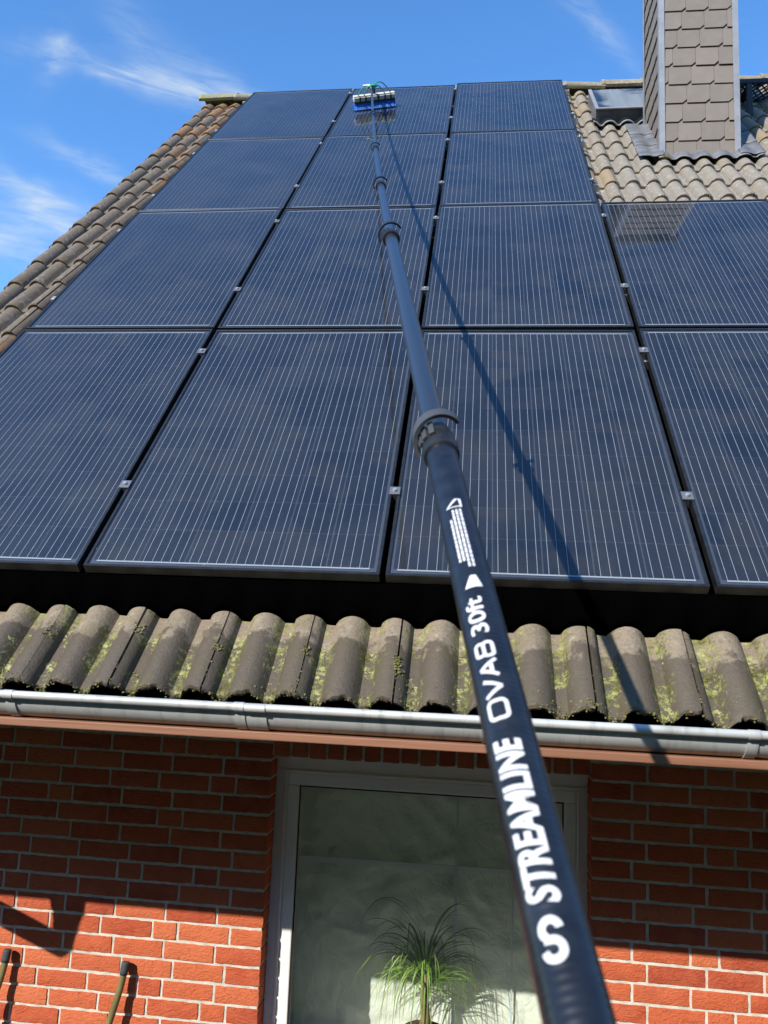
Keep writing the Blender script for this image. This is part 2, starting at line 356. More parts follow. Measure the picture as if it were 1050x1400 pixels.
M = Mat('bounce_paving', 0.85, 0.3); M.coord(False)
M.color(M.ramp(M.noise(3, 6, 0.6), [(0.3, (0.085, 0.080, 0.072)), (0.7, (0.13, 0.122, 0.108))])); M.bump(M.noise(60, 4), 0.3, 0.004); pave_m = M.m
tag(MB().box(-6.0, 8.0, -5.5, 0.81, -0.05, 0.012).build('bounce_terrace', pave_m), 'grey concrete slab along the foot of the wall, added out of view to bounce light', kind='structure')  # unseen slab, added for the light it bounces up to eave and window
# trees added out of view behind the camera, blocking low sky; the window mirrors them
M = Mat('added_foliage', 0.8, 0.2); M.coord(False); M.color(M.ramp(M.noise(1.2, 5), [(0.35, (0.022, 0.040, 0.010)), (0.65, (0.055, 0.085, 0.022))])); fol_m = M.m
mb = MB(); R_ = random.Random(2)
for i in range(15000):
    a = R_.uniform(-1.25, 1.25); x = 24 * math.sin(a) * 1.15; y = 2.0 - 16.5 * math.cos(a) + R_.gauss(0, 0.9)
    top = 9.6 + 1.3 * noise.noise(Vector((x * 0.35, 1, 0))) + 0.5 * noise.noise(Vector((x * 1.3, 4, 0)))
    z = R_.uniform(0.1, 1) ** 0.8 * top; sz = R_.uniform(0.18, 0.42)
    q = Matrix.Rotation(R_.uniform(0, 6.28), 3, 'Z') @ Matrix.Rotation(R_.uniform(-1, 1), 3, 'X'); p = Vector((x, y, z))
    mb.poly([p + q @ Vector(c_) * sz for c_ in ((-1, 0, -0.5), (0, 0.15, -0.9), (1, 0, -0.2), (0.5, 0, 0.8), (-0.6, 0.1, 0.7))])
o = mb.build('added_tree_line', fol_m); tag(o, 'dense dark green row of trees, added out of view to block the low sky', kind='stuff')

# ------------------------------------------------------------------ the house
house = empty('brick_house'); tag(house, 'red brick house with brown tiled roof, zinc gutter and shingled chimney', 'house')
BH = 0.22 / 3; Z0 = -0.7311
X0, X1, YB = -2.42, 4.45, 8.72
OL, OR, OT, OB = -0.522, 0.769, -0.712, -2.06           # window opening
# mortar bed of the front wall with the opening left out, and the other walls
wall = MB()
for (a, b, c0, d) in ((X0, OL - 0.005, -G, -0.45), (OR + 0.005, X1, -G, -0.45), (OL - 0.005, OR + 0.005, -G, OB), (OL - 0.005, OR + 0.005, OT + 0.005, -0.45)):
    wall.box(a, b, YW + 0.006, YW + 0.30, c0 + G, d + G)
front = wall.build('front_wall', mortar_m, house)
mb = MB(); mb.box(X0 + 0.001, X0 + 0.29, YW + 0.301, YB, 0, G - 0.45); mb.box(X1 - 0.29, X1 - 0.001, YW + 0.301, YB, 0, G - 0.45); mb.box(X0 + 0.002, X1 - 0.002, YB - 0.001, YB + 0.28, 0, G - 0.45)
yr, zr = 7.06 * math.cos(TH), 7.06 * math.sin(TH) - 0.42
for x in (X0 + 0.001, X1 - 0.29):
    k = len(mb.v)
    P = [(x, YW + 0.01, G - 0.449), (x, YB + 0.2, G - 0.449), (x, yr, G + zr)]
    mb.v += [Vector(p) for p in P] + [Vector(p) + Vector((0.285, 0, 0)) for p in P]
    mb.f += [(k, k + 2, k + 1), (k + 3, k + 4, k + 5), (k, k + 1, k + 4, k + 3), (k + 1, k + 2, k + 5, k + 4), (k + 2, k, k + 3, k + 5)]
mb.build('side_walls', brick_m, house)
mb = MB(); mb.box(X0 + 0.3, X1 - 0.3, 2.6, 2.7, 0.01, G - 0.46); mb.box(X0 + 0.3, X1 - 0.3, YW + 0.305, 2.6, 0.011, 0.05)
mb.box(X0 + 0.3, X1 - 0.3, YW + 0.305, 2.6, G - 0.52, G - 0.47); mb.build('room_lining', plaster_m, house)

# bricks
def brick_mesh(L, H, seed, D=0.10, vertical=False):
    nx, nz = (10, 4) if not vertical else (4, 10)
    vs, fs = [], []
    rnd = random.Random(seed); off = Vector((seed * 3.1, 0, seed * 1.7))
    for j in range(nz + 1):
        for i in range(nx + 1):
            x = (i / nx - 0.5) * L; z = (j / nz - 0.5) * H
            d = noise.noise(Vector((x * 14, 0, z * 30)) + off) * 0.0016 + noise.noise(Vector((x * 55, 0, z * 55)) + off) * 0.0008
            ex = noise.noise(Vector((x * 40, 5, z * 40)) + off) * 0.0030; ez = noise.noise(Vector((x * 45, 9, z * 45)) + off) * 0.0030
            bx = 0.0028 if i in (0, nx) or j in (0, nz) else 0
            vs.append((x + (ex if i in (0, nx) else 0), d + bx * 0.7, z + (ez if j in (0, nz) else 0)))
    for j in range(nz):
        for i in range(nx):
            a = j * (nx + 1) + i; fs.append((a, a + 1, a + nx + 2, a + nx + 1))
    ring = [i for i in range(nx + 1)] + [(j + 1) * (nx + 1) - 1 for j in range(1, nz + 1)] + [nz * (nx + 1) + i for i in range(nx - 1, -1, -1)] + [j * (nx + 1) for j in range(nz - 1, 0, -1)]
    b0 = len(vs)
    for i in ring: vs.append((vs[i][0], D, vs[i][2]))
    for k in range(len(ring)): fs.append((ring[(k + 1) % len(ring)], ring[k], b0 + k, b0 + (k + 1) % len(ring)))
    me = mesh('brick', vs, fs, brick_m)
    sharp_by_angle(me, math.radians(50)); return me
BL = 0.209
full_b = [brick_mesh(0.209, 0.0608, s) for s in range(9)]
half_b = [brick_mesh(0.099, 0.0608, 20 + s) for s in range(5)]
sold_b = [brick_mesh(0.0648, 0.21, 40 + s, 0.10, True) for s in range(5)]
rowsL = [[-1.663, -1.445, -1.222, -1.002, -0.892, -0.674], [-1.597, -1.38, -1.168, -0.949, -0.729], [-1.663, -1.438, -1.217, -1.001, -0.782, -0.67],
         [-1.485, -1.377, -1.159, -0.94, -0.725], [-1.659, -1.437, -1.216, -0.998, -0.888, -0.67], [-1.594, -1.372, -1.154, -0.938, -0.722],
         [-1.543, -1.328, -1.107, -0.887, -0.667], [-1.588, -1.369, -1.153, -1.046, -0.825, -0.719], [-1.648, -1.537, -1.317, -1.101, -0.882, -0.664],
         [-1.584, -1.367, -1.149, -0.932, -0.715], [-1.642, -1.429, -1.207, -0.983, -0.875, -0.657], [-1.578, -1.363, -1.146, -0.931, -0.715],
         [-1.528, -1.323, -1.104, -0.887, -0.671], [-1.463, -1.244, -1.029, -0.926, -0.708], [-1.405, -1.191, -0.985, -0.764, -0.656], [-1.564, -1.349, -1.138, -0.924, -0.71]]
rowsR = [[.985, 1.204, 1.312], [.926, 1.145, 1.364], [.984, 1.202, 1.419], [.926, 1.147, 1.368], [.98, 1.2, 1.31], [.924, 1.145, 1.361], [.983, 1.203, 1.412],
         [.932, 1.151, 1.365], [.982, 1.199, 1.409], [.923, 1.138, 1.244], [.978, 1.197, 1.405], [.923, 1.138, 1.349], [.978, 1.195, 1.299]]
stuffb = MB(); nb = 0
def put_brick(xa, xb, k, single):
    global nb
    zc = Z0 - (k - 0.5) * BH; L = xb - xa - 0.0125; xc = (xa + xb) / 2
    if L < 0.02: return
    if single:
        src = random.choice(half_b if L < 0.15 else full_b); base = 0.099 if L < 0.15 else 0.209
        o = obj('brick', src, front, (xc, YW + random.uniform(-0.0015, 0.0015), zc + G + random.uniform(-.0008, .0008)), (random.gauss(0, 0.004), random.gauss(0, 0.004), random.gauss(0, 0.004)))
        o.scale = (L / base, 1, 1 + random.uniform(-0.02, 0.02)); nb += 1
    else:
        d = random.uniform(-0.0015, 0.0015); stuffb.box(xc - L / 2, xc + L / 2, YW + d, YW + 0.1, zc + G - 0.0311, zc + G + 0.0311)
for k in range(-3, 31):
    zc = Z0 - (k - 0.5) * BH
    if zc - BH / 2 < -G: break
    ref = rowsL[k] if 0 <= k < 16 else [x + random.uniform(-.004, .004) for x in rowsL[(k + 1) % 2 + 4 * ((k // 2) % 2)]]
    xs = list(ref)
    while xs[0] > X0 + 0.03: xs.insert(0, xs[0] - (0.22 if random.random() < 0.85 else 0.11))
    xs[0] = max(xs[0], X0 - 0.0055)
    if OB < zc < OT + 0.05: xs.append(OL + 0.0055)
    else:
        while xs[-1] + 0.22 < (OR if zc < OB else OL): xs.append(xs[-1] + 0.22)
        xs.append(min(xs[-1] + 0.22, OL + 0.0055) if zc > OB else xs[-1] + 0.22)
    for a, b in zip(xs[:-1], xs[1:]): put_brick(a, b, k, 0 <= k < 18 and a > -2.1)
    ref = rowsR[k] if 0 <= k < 13 else [x + random.uniform(-.004, .004) for x in rowsR[(k + 1) % 2 + 2 * ((k // 2) % 2)]]
    ys = [OR - 0.0055] + list(ref) if (OB < zc) else [xs[-1]] + [x for x in ref if x > xs[-1] + .06]
    while ys[-1] < X1 - 0.05: ys.append(min(ys[-1] + (0.22 if random.random() < 0.85 else 0.11), X1 + 0.0055))
    for a, b in zip(ys[:-1], ys[1:]): put_brick(a, b, k, 0 <= k < 18 and a < 1.75)
ns = 17; sp = (OR - OL) / ns
for i in range(ns):
    o = obj('brick', random.choice(sold_b), front, (OL + sp * (i + 0.5), YW + random.uniform(-.001, .001), OT + 0.105 + G + random.uniform(-.003, .003)), (0, random.gauss(0, 0.006), 0)); nb += 1
st = stuffb.build('brickwork', brick_m, front); st['kind'] = 'stuff'

# roof timber, fascia, soffit
RX0, RX1 = -2.60, 4.62
roof = MB(); roof.box(RX0 + 0.03, RX1 - 0.03, -0.26, 6.94, -0.36, -0.215)
roof = roof.build('roof', felt_m, house, loc=(0, 0, G), rot=(TH, 0, 0))
ry, rz = 6.985 * math.cos(TH) + 0.15 * math.sin(TH), G + 6.985 * math.sin(TH) - 0.15 * math.cos(TH)
mb = MB(); k = [(RX0 + .02, ry, rz - 0.05), (RX1 - .02, ry, rz - 0.05), (RX1 - .02, ry + 5.2, rz - 5.6), (RX0 + .02, ry + 5.2, rz - 5.6)]
mb.v += [Vector(p) for p in k] + [Vector(p) - Vector((0, 0.05, 0.15)) for p in k]; mb.f += [(0, 1, 2, 3), (7, 6, 5, 4), (0, 4, 5, 1), (2, 6, 7, 3), (1, 5, 6, 2), (3, 7, 4, 0)]
mb.build('rear_slope', tile_brown, house)
mb = MB(); mb.box(RX0 + 0.02, RX1 - 0.02, -0.310, -0.181, G - 0.474, G - 0.452); mb.build('fascia_board', wood_m, house, bevel=0.003)
MB().box(RX0 + 0.02, RX1 - 0.02, -0.130, -0.100, G - 0.455, G - 0.408).build('eave_shade_strip', felt_m, house)  # black strip standing in for the shade and dirt behind the tile ends
for i in range(8):
    y0 = -0.178 + i * 0.1245
    MB().box(RX0 + 0.02, RX1 - 0.02, y0, min(y0 + 0.118, YW - 0.004), G - 0.470, G - 0.455).build('soffit_board', soffit_m, house)
mb = MB(); mb.box(RX0 + 0.005, RX0 + 0.03, -0.18, 7.0, -0.37, -0.20); mb.build('barge_board', wood_m, house, loc=(0, 0, G), rot=(TH, 0, 0))

# ------------------------------------------------------------------ roof tiles
PW, TW, EX, V0 = 0.143, 0.286, 0.3235, -0.388
def prof(x):                                   # depth below the crest, x measured from a crest
    c = math.cos(2 * math.pi * x / PW)
    t = max(0.0, min(1.0, (c + 0.72) / 1.72)) ** 0.62
    a = abs((x / PW + 0.5) % 1.0 - 0.5) * PW; r = math.sqrt(max(0.0, 1 - (a / 0.052) ** 2)) ** 0.8
    return -0.047 * (1 - (0.45 * t + 0.55 * r))
def tile_mesh(name, xa, xb, mat, seed, rough_end=0.0, wave0=-0.022, flange=False, tk=0.021):
    nx = int(round((xb - xa) / 0.0078)); ys = [0.0, 0.006, 0.02, 0.07, 0.14, 0.22, 0.30, 0.41]
    vs, fs = [], []; N = nx + 1; off = Vector((seed * 7.3, seed * 2.9, 0))
    for j, y in enumerate(ys):
        for i in range(N):
            x = xa + (xb - xa) * i / nx; z = prof(x - wave0) - 0.068 * y
            z += noise.noise(Vector((x * 12, y * 8, 0)) + off) * 0.0014
            yy = y
            if j == 0: z -= 0.006; yy = 0.0
            if j <= 1:
                yy += noise.noise(Vector((x * 30, 3, 0)) + off) * (0.003 + rough_end) + noise.noise(Vector((x * 110, 7, 0)) + off) * rough_end
                if j == 0: z -= abs(noise.noise(Vector((x * 90, 11, 0)) + off)) * rough_end * 1.2
            if xa < x < xb or True: vs.append((x, yy, z))
    nt = len(vs)
    for j in range(len(ys) - 1):
        for i in range(nx): a = j * N + i; fs.append((a, a + 1, a + N + 1, a + N))
    for j, y in enumerate(ys):                  # underside
        for i in range(N): p = vs[j * N + i]; vs.append((p[0], p[1] + (0.003 if j == 0 else 0), p[2] - tk))
    for j in range(len(ys) - 1):
        for i in range(nx): a = nt + j * N + i; fs.append((a + 1, a, a + N, a + N + 1))
    for i in range(nx): fs.append((i + 1, i, nt + i, nt + i + 1))
    for j in range(len(ys) - 1):
        a = j * N; fs.append((a, a + N, nt + a + N, nt + a)); a = j * N + nx; fs.append((a + N, a, nt + a, nt + a + N))
    if flange:
        b = len(vs)
        for j, y in enumerate(ys): p = vs[j * N]; vs += [(p[0] - 0.004, p[1], p[2] - 0.004), (p[0] - 0.006, p[1], p[2] - 0.085)]
        for j in range(len(ys) - 1):
            a = b + 2 * j; fs.append((a, a + 1, a + 3, a + 2)); fs.append((j * N, a, a + 2, (j + 1) * N))
    me = mesh(name, vs, fs, mat, True); sharp_by_angle(me, math.radians(48)); return me
T_dry = [tile_mesh('roof_tile', 0.0, 0.281, tile_dry, s, 0.0015) for s in range(4)]
T_brown = [tile_mesh('roof_tile', 0.0, 0.281, tile_brown, 10 + s, 0.0015) for s in range(4)]
T_wet = [tile_mesh('roof_tile', 0.0, 0.281, tile_wet, 20 + s, 0.007, tk=0.013) for s in range(6)]
T_verge = [tile_mesh('verge_tile', -0.098, 0.281, tile_brown, 30 + s, 0.002, flange=True) for s in range(3)]
T_vwet = [tile_mesh('verge_tile', -0.098, 0.281, tile_wet, 35, 0.004, flange=True)]
CH = (1.617, 2.168, 3.25, 3.79)                # chimney x0 x1 y0 y1
def put_tile(k, r, meshes):
    x = 0.048 + TW * k + 0.022; v = V0 + EX * r
    o = obj(meshes[0].name.split('.')[0], random.choice(meshes), roof, (x + random.uniform(-.0012, .0012), v + random.uniform(-.004, .004), -0.100 + random.uniform(-.0015, .0015)),
            (random.gauss(0, 0.004), random.gauss(0, 0.004), random.gauss(0, 0.004)))
    if r == 22: o.scale = (1, 0.62, 1)
    return o
ntile = 0
for r in range(0, 23):
    v = V0 + EX * r
    for k in range(-9, 15):
        x = 0.048 + TW * k + 0.022
        if k == -9: put_tile(k, r, T_vwet if r == 0 else T_verge); ntile += 1; continue
        if r == 0: put_tile(k, r, T_wet); ntile += 1; continue
        if r == 1 and -1.99 < x < 2.9: continue
        if x + TW < -1.90: put_tile(k, r, T_brown); ntile += 1; continue
        if v > 6.6 and x < 0.9: continue
        top = 3.20 if 1.0 < x + 0.12 < 3.05 else 0.3
        if x > 0.90 and x + TW > 1.02:
            if x < 3.0 and v < 3.02: continue
            if x >= 3.3 and v < 2.6: continue
            u0, u1 = CH[0], CH[1]
            if x > u0 and x + TW < u1 and 4.85 < v < 5.25: continue
            put_tile(k, r, T_dry); ntile += 1
# ridge caps
def ridge_mesh(seed, L=0.40):
    vs, fs = [], []; n = 12
    for x, rr in ((0, 1.02), (0.03, 1.03), (0.035, 1.0), (L, 0.95)):
        for i in range(n + 1):
            a = math.pi * (i / n) * 1.06 - 0.03 * math.pi
            q = noise.noise(Vector((seed * 5 + x * 9, i * .6, 0))) * 0.007
            vs.append((x, -math.cos(a) * (0.165 * rr + q), math.sin(a) * (0.095 * rr + q)))
    N = n + 1; nt = len(vs)
    for j in range(3):
        for i in range(n): a = j * N + i; fs.append((a, a + N, a + N + 1, a + 1))
    for p in vs[:nt]: vs.append((p[0], p[1] * 0.87, p[2] - 0.017))
    for j in range(3):
        for i in range(n): a = nt + j * N + i; fs.append((a, a + 1, a + N + 1, a + N))
    for i in range(n): fs.append((i, i + 1, nt + i + 1, nt + i)); a = 3 * N + i; fs.append((a + 1, a, nt + a, nt + a + 1))
    for j in range(3): a = j * N; fs.append((a + N, a, nt + a, nt + a + N)); a = j * N + n; fs.append((a, a + N, nt + a + N, nt + a))
    me = mesh('ridge_tile', vs, fs, tile_ridge, True); sharp_by_angle(me, math.radians(45)); return me
tile_ridge = tile_mat('tile_ridge', (0.36, 0.31, 0.22), (0.27, 0.235, 0.16), (0.50, 0.46, 0.36), (0.30, 0.30, 0.12))
RM = [ridge_mesh(s) for s in range(4)]
x = RX0 - 0.02; i = 0
while x < RX1 - 0.1:
    o = obj('ridge_tile', RM[i % 4], house, (x, ry + 0.02, rz - 0.020), (0, random.gauss(0, 0.012), random.gauss(0, 0.010))); x += 0.365; i += 1

# ------------------------------------------------------------------ gutter and downpipe
GC, GZ, GR = -0.270, G - 0.386, 0.064
def gutter_mesh(xa, xb, r, t=0.0016, a0=-0.12):
    mb = MB(); n = 18; P = []
    for i in range(n + 1):
        a = math.pi + (math.pi - 0.30) * i / n; P.append((math.cos(a) * r, math.sin(a) * r))
    Q = [(p[0] * (r - t) / r, p[1] * (r - t) / r) for p in P]
    for x in (xa, xb):
        for p in P + Q: mb.v.append(Vector((x, p[0], p[1])))
    m = 2 * (n + 1)
    for i in range(n): mb.f += [(i, i + 1, m + i + 1, m + i), (n + 1 + i + 1, n + 1 + i, m + n + 1 + i, m + n + 2 + i)]
    mb.f += [(0, m, m + n + 1, n + 1), (n, 2 * n + 1, m + 2 * n + 1, m + n)]
    for e in (0, m):
        for i in range(n): mb.f.append((e + i, e + n + 1 + i, e + n + 2 + i, e + i + 1) if e == 0 else (e + i, e + i + 1, e + n + 2 + i, e + n + 1 + i))
    mb.tube([(xa, -r - 0.010, 0.002), (xb, -r - 0.010, 0.002)], 0.0115, 14)
    return mb
gut = gutter_mesh(RX0 - 0.02, RX1, GR).build('gutter', zinc_m, house, loc=(0, GC, GZ), autos=math.radians(40))
for x in (-1.672, -1.004, -0.336, 0.335, 1.002, 1.67, 2.34, 3.0, 3.67):
    mb = MB(); n = 14; w = 0.014
    for xx in (x - w, x + w):
        for i in range(n + 1):
            a = math.pi + (math.pi - 0.30) * i / n
            for rr in (GR + 0.0008, GR + 0.0042): mb.v.append(Vector((xx, math.cos(a) * rr, math.sin(a) * rr)))
    m = 2 * (n + 1)
    for i in range(n):
        a = 2 * i; mb.f += [(a + 1, a + 3, m + a + 3, m + a + 1), (a + 2, a, m + a, m + a + 2), (a, a + 2, a + 3, a + 1), (m + a + 2, m + a, m + a + 1, m + a + 3)]
    mb.tube([(x - w, -GR - 0.010, 0.002), (x + w, -GR - 0.010, 0.002)], 0.0132, 14)
    mb.build('gutter_bracket', zinc_m, gut, autos=math.radians(40))
mb = gutter_mesh(-0.318, -0.262, GR + 0.003, 0.0015); mb.build('gutter_joint', zinc_m, gut, loc=(0, 0, -0.001), autos=math.radians(40))
mb = MB(); DX = -2.045
path = [(DX, GC, G - 0.44), (DX, GC, G - 0.50), (DX, GC, G - 0.60), (DX, GC + 0.008, G - 0.66), (DX, GC + 0.035, G - 0.70), (DX, GC + 0.08, G - 0.725), (DX, 0.2, G - 0.935), (DX, 0.64, G - 1.155), (DX, 0.70, G - 1.19), (DX, 0.733, G - 1.24), (DX, 0.74, G - 1.32), (DX, 0.74, 0.02)]
mb.tube(path, [0.075, 0.070, 0.046, 0.042] + [0.041] * 8, 18, True); mb.build('downpipe', zinc_m, house, autos=math.radians(40))

# ------------------------------------------------------------------ chimney
cx0, cx1, cy0, cy1 = CH; cz0, cz1 = G + 3.05, G + 5.56
chim = MB(); chim.box(cx0 + 0.012, cx1 - 0.012, cy0 + 0.012, cy1 - 0.012, cz0 - 0.1, cz1); chim = chim.build('chimney', cap_m, house)
SW, SH = 0.1685, 0.1545
def shingle(xa, xb, cut=True):
    H = SH + 0.035; t = 0.006; c = 0.032
    P = [(xa, 0), (xb - (c if cut else 0), 0)] + ([(xb, c * 0.9)] if cut else []) + [(xb, H), (xa, H)]
    n = len(P); mb = MB()
    for off in (0.0, t):
        for (x, z) in P: mb.v.append(Vector((x, -0.013 * (1 - z / H) - t + off, z)))
    mb.f.append(tuple(range(n))); mb.f.append(tuple(range(2 * n - 1, n - 1, -1)))
    for i in range(n): j = (i + 1) % n; mb.f.append((i, n + i, n + j, j))
    return mb
nrow = int((cz1 - (G + 3.355)) / SH) + 1
def face_shingles(Wd, place, zstart_fn, sh0):
    for r in range(nrow):
        z = G + 3.375 + r * SH
        s = (sh0 + 0.2 * r) % 1.0
        x = -SW + s * SW
        while x < Wd - 0.004:
            a, b = max(x, 0.004), min(x + SW - 0.002, Wd - 0.004)
            if b - a > 0.012 and z + SH * 0.5 > zstart_fn(a):
                mb = shingle(a, b, b == x + SW - 0.002); o = mb.build('shingle', shingle_m, chim); place(o, z)
            x += SW
Wf, Wl = cx1 - cx0, cy1 - cy0
def roofz(y): return G + y * math.tan(TH) - 0.1 / math.cos(TH)
def pf(o, z): o.location = (cx0, cy0 + 0.006, min(z, cz1 - SH - 0.036) if z + SH + .036 > cz1 else z); o.rotation_euler = (0, 0, random.gauss(0, 0.002))
def pl(o, z): o.location = (cx0 + 0.006, cy1, min(z, cz1 - SH - .036)); o.rotation_euler = (0, 0, -math.pi / 2)
def pr(o, z): o.location = (cx1 - 0.006, cy0, min(z, cz1 - SH - .036)); o.rotation_euler = (0, 0, math.pi / 2)
face_shingles(Wf, pf, lambda a: 0, 0.52)
face_shingles(Wl, pl, lambda a: roofz(cy1 - a) - 0.25, 0.3)
face_shingles(Wl, pr, lambda a: roofz(cy0 + a) - 0.25, 0.7)
for (x, sx) in ((cx0, -1), (cx1, 1)):
    for y, sy in ((cy0, -1), (cy1, 1)):
        mb = MB(); w = 0.024; t = 0.004; o = 0.019; z0 = G + 3.42 if sy < 0 else G + 3.95
        xo = x + sx * o; yo = y + sy * o
        mb.box(min(xo, xo - sx * (w + o)), max(xo, xo - sx * (w + o)), min(yo, yo - sy * t), max(yo, yo - sy * t), z0, cz1 - 0.002)
        mb.box(min(xo, xo - sx * t), max(xo, xo - sx * t), min(yo - sy * t, yo - sy * (w + o)), max(yo - sy * t, yo - sy * (w + o)), z0, cz1 - 0.002)
        mb.build('corner_trim', trim_m, chim)
mb = MB(); mb.box(cx0 - 0.06, cx1 + 0.06, cy0 - 0.06, cy1 + 0.06, cz1, cz1 + 0.07); mb.build('chimney_cap', cap_m, chim, bevel=0.01)
mb = MB(); mb.tube([((cx0 + cx1) / 2, (cy0 + cy1) / 2, cz1 + 0.07), ((cx0 + cx1) / 2, (cy0 + cy1) / 2, cz1 + 0.22)], 0.10, 20); mb.build('flue_pipe', steel_m, chim, autos=0.6)
# lead flashing dressed over the tiles, in roof coordinates
def tile_h(xx, vv):
    k = math.floor((xx - 0.048) / PW + 0.5); r = ((vv - V0) % EX)
    return -0.100 + prof(xx - 0.048 - k * PW) - 0.068 * r
def drape(name, x0_, x1_, v0_, v1_, mat, lift, parent, step=0.012, flat=0.35, wavy=0.0):
    nx = max(2, int((x1_ - x0_) / step)); nv = 6; mb = MB()
    for j in range(nv + 1):
        for i in range(nx + 1):
            xx = x0_ + (x1_ - x0_) * i / nx; vv = v0_ + (v1_ - v0_) * j / nv
            hh = tile_h(xx, v0_ + 0.1) * (1 - flat) + flat * -0.105
            if j == 0: vv += wavy * math.sin(xx * 31) + noise.noise(Vector((xx * 13, v0_, 2))) * 0.008
            mb.v.append(Vector((xx, vv, hh + lift + noise.noise(Vector((xx * 9, vv * 9, 1))) * 0.004 + 0.012)))
    N = nx + 1
    for j in range(nv):
        for i in range(nx): a = j * N + i; mb.f.append((a, a + 1, a + N + 1, a + N))
    o = mb.build(name, mat, parent, smooth=True, loc=(0, 0, G), rot=(TH, 0, 0))
    so = o.modifiers.new('thickness', 'SOLIDIFY'); so.thickness = 0.004; so.offset = 1; return o
drape('lead_flashing', 1.58, 2.33, 4.60, 4.75, lead_m, 0.010, chim, wavy=0.004, flat=0.5)
for i, v in enumerate((4.62, 4.88, 5.16)):
    drape('lead_flashing', 1.435, 1.625, v, v + 0.30, lead_m, 0.014 + 0.004 * i, chim, flat=0.75)
    drape('lead_flashing', 2.165, 2.34, v, v + 0.30, lead_m, 0.014 + 0.004 * i, chim, flat=0.75)

# skylight hatch and standing grate
sk = empty('skylight', (0, 0, G), (TH, 0, 0), house)
mb = MB(); a, b, c0, d = 1.225, 1.735, 5.735, 6.41
for q in ((a, b, c0, c0 + 0.035), (a, b, d - 0.035, d), (a, a + 0.03, c0 + 0.035, d - 0.035), (b - 0.03, b, c0 + 0.035, d - 0.035)): mb.box(*q, -0.17, -0.022)
mb.build('frame', lead_m, sk, bevel=0.004)
mb = MB()
for q in ((a - .008, b + .008, c0 - .010, c0 + 0.02), (a - .008, a + 0.022, c0 + 0.02, d), (b - 0.022, b + .008, c0 + 0.02, d)): mb.box(*q, -0.0205, -0.008)
mb.build('cover_frame', trim_m, sk, bevel=0.002)
MB().box(a + 0.02, b - 0.02, c0 + 0.018, d - 0.01, -0.020, -0.012).build('pane', sglass_m, sk)
MB().box(a + 0.03, b - 0.03, c0 + 0.035, d - 0.035, -0.16, -0.15).build('shaft', gasket_m, sk)
o = drape('apron', a - 0.03, b + 0.16, c0 - 0.12, c0 + 0.01, felt_m, 0.014, sk, flat=0.25); o.location = (0, 0, 0); o.rotation_euler = (0, 0, 0)
mb = MB(); pts = []
for i in range(60):
    xx = a - 0.03 + (b + 0.19 - a) * i / 59; pts.append((xx, c0 - 0.125, tile_h(xx, c0 - 0.02) * 0.75 - 0.105 * 0.25 + 0.034))
mb.tube(pts, 0.007, 8); mb.build('apron_edge', trim_m, sk, smooth=True)
gr = empty('standing_grate', (0, 0, G), (0, 0, 0), house)
gx0, gx1, gy0, gy1, gz = 2.46, 3.12, 4.08, 4.33, 4.60
mb = MB()
for q in ((gx0, gx1, gy0 - 0.01, gy0), (gx0, gx1, gy1, gy1 + 0.01), (gx0 - 0.01, gx0, gy0 - .01, gy1 + .01), (gx1, gx1 + 0.01, gy0 - .01, gy1 + .01)): mb.box(*q, gz - 0.018, gz + 0.018)
mb.build('frame', steel_m, gr)
mb = MB(); stp = 0.055
for sgn in (1, -1):
    t = -8
    while t < 30:
        xs_ = gx0 + t * stp
        pts = [(xs_ + (y - gy0) * sgn * 0.8, y) for y in (gy0, gy1)] if sgn > 0 else [(xs_ + 0.2 + (y - gy0) * sgn * 0.8, y) for y in (gy0, gy1)]
        (xa, ya), (xb, yb) = pts
        def clipx(xa, ya, xb, yb):
            out = []
            for (p, q, r_, s_) in ((xa, ya, xb, yb), (xb, yb, xa, ya)):
                if p < gx0: out.append((gx0, q + (s_ - q) * (gx0 - p) / (r_ - p)) if r_ != p else (p, q))
                elif p > gx1: out.append((gx1, q + (s_ - q) * (gx1 - p) / (r_ - p)) if r_ != p else (p, q))
                else: out.append((p, q))
            return out
        if not (max(xa, xb) < gx0 + 0.01 or min(xa, xb) > gx1 - 0.01):
            (xa, ya), (xb, yb) = clipx(xa, ya, xb, yb); mb.tube([(xa, ya, gz + 0.004 * sgn), (xb, yb, gz + 0.004 * sgn)], 0.0065, 5)
        t += 1
o = mb.build('lattice', steel_m, gr); o['kind'] = 'stuff'
for xx in (gx0 + 0.09, gx1 - 0.1):
    mb = MB(); mb.box(xx - 0.022, xx + 0.022, gy0 - 0.005, gy0 + 0.02, gy0 * math.tan(TH) - 0.22, gz - 0.019); mb.box(xx - 0.022, xx + 0.022, gy0 + 0.021, gy1 - 0.01, gz - 0.03, gz - 0.019); mb.build('bracket', steel_m, gr)

# ------------------------------------------------------------------ window
FY = YW + 0.105
win = empty('window', (0, 0, G), (0, 0, 0), house)
def ringbars(mb, x0, x1, z0, z1, w, y0, y1):
    mb.box(x0, x1, y0, y1, z1 - w, z1); mb.box(x0, x1, y0, y1, z0, z0 + w); mb.box(x0, x0 + w, y0, y1, z0 + w, z1 - w); mb.box(x1 - w, x1, y0, y1, z0 + w, z1 - w)
ox0, ox1, oz0, oz1 = OL, OR, OB, OT - 0.004
mb = MB(); ringbars(mb, ox0 - .004, ox1 + .004, oz0, oz1, 0.062, FY, FY + 0.07); mb.build('outer_frame', pvc_m, win, bevel=0.004)
sx0, sx1, sz0, sz1 = -0.484, 0.738, oz0 + 0.04, -0.779
mb = MB(); ringbars(mb, sx0, sx1, sz0, sz1, 0.012, FY - 0.014, FY - 0.001); mb.build('weather_bead', pvc_m, win, bevel=0.003)
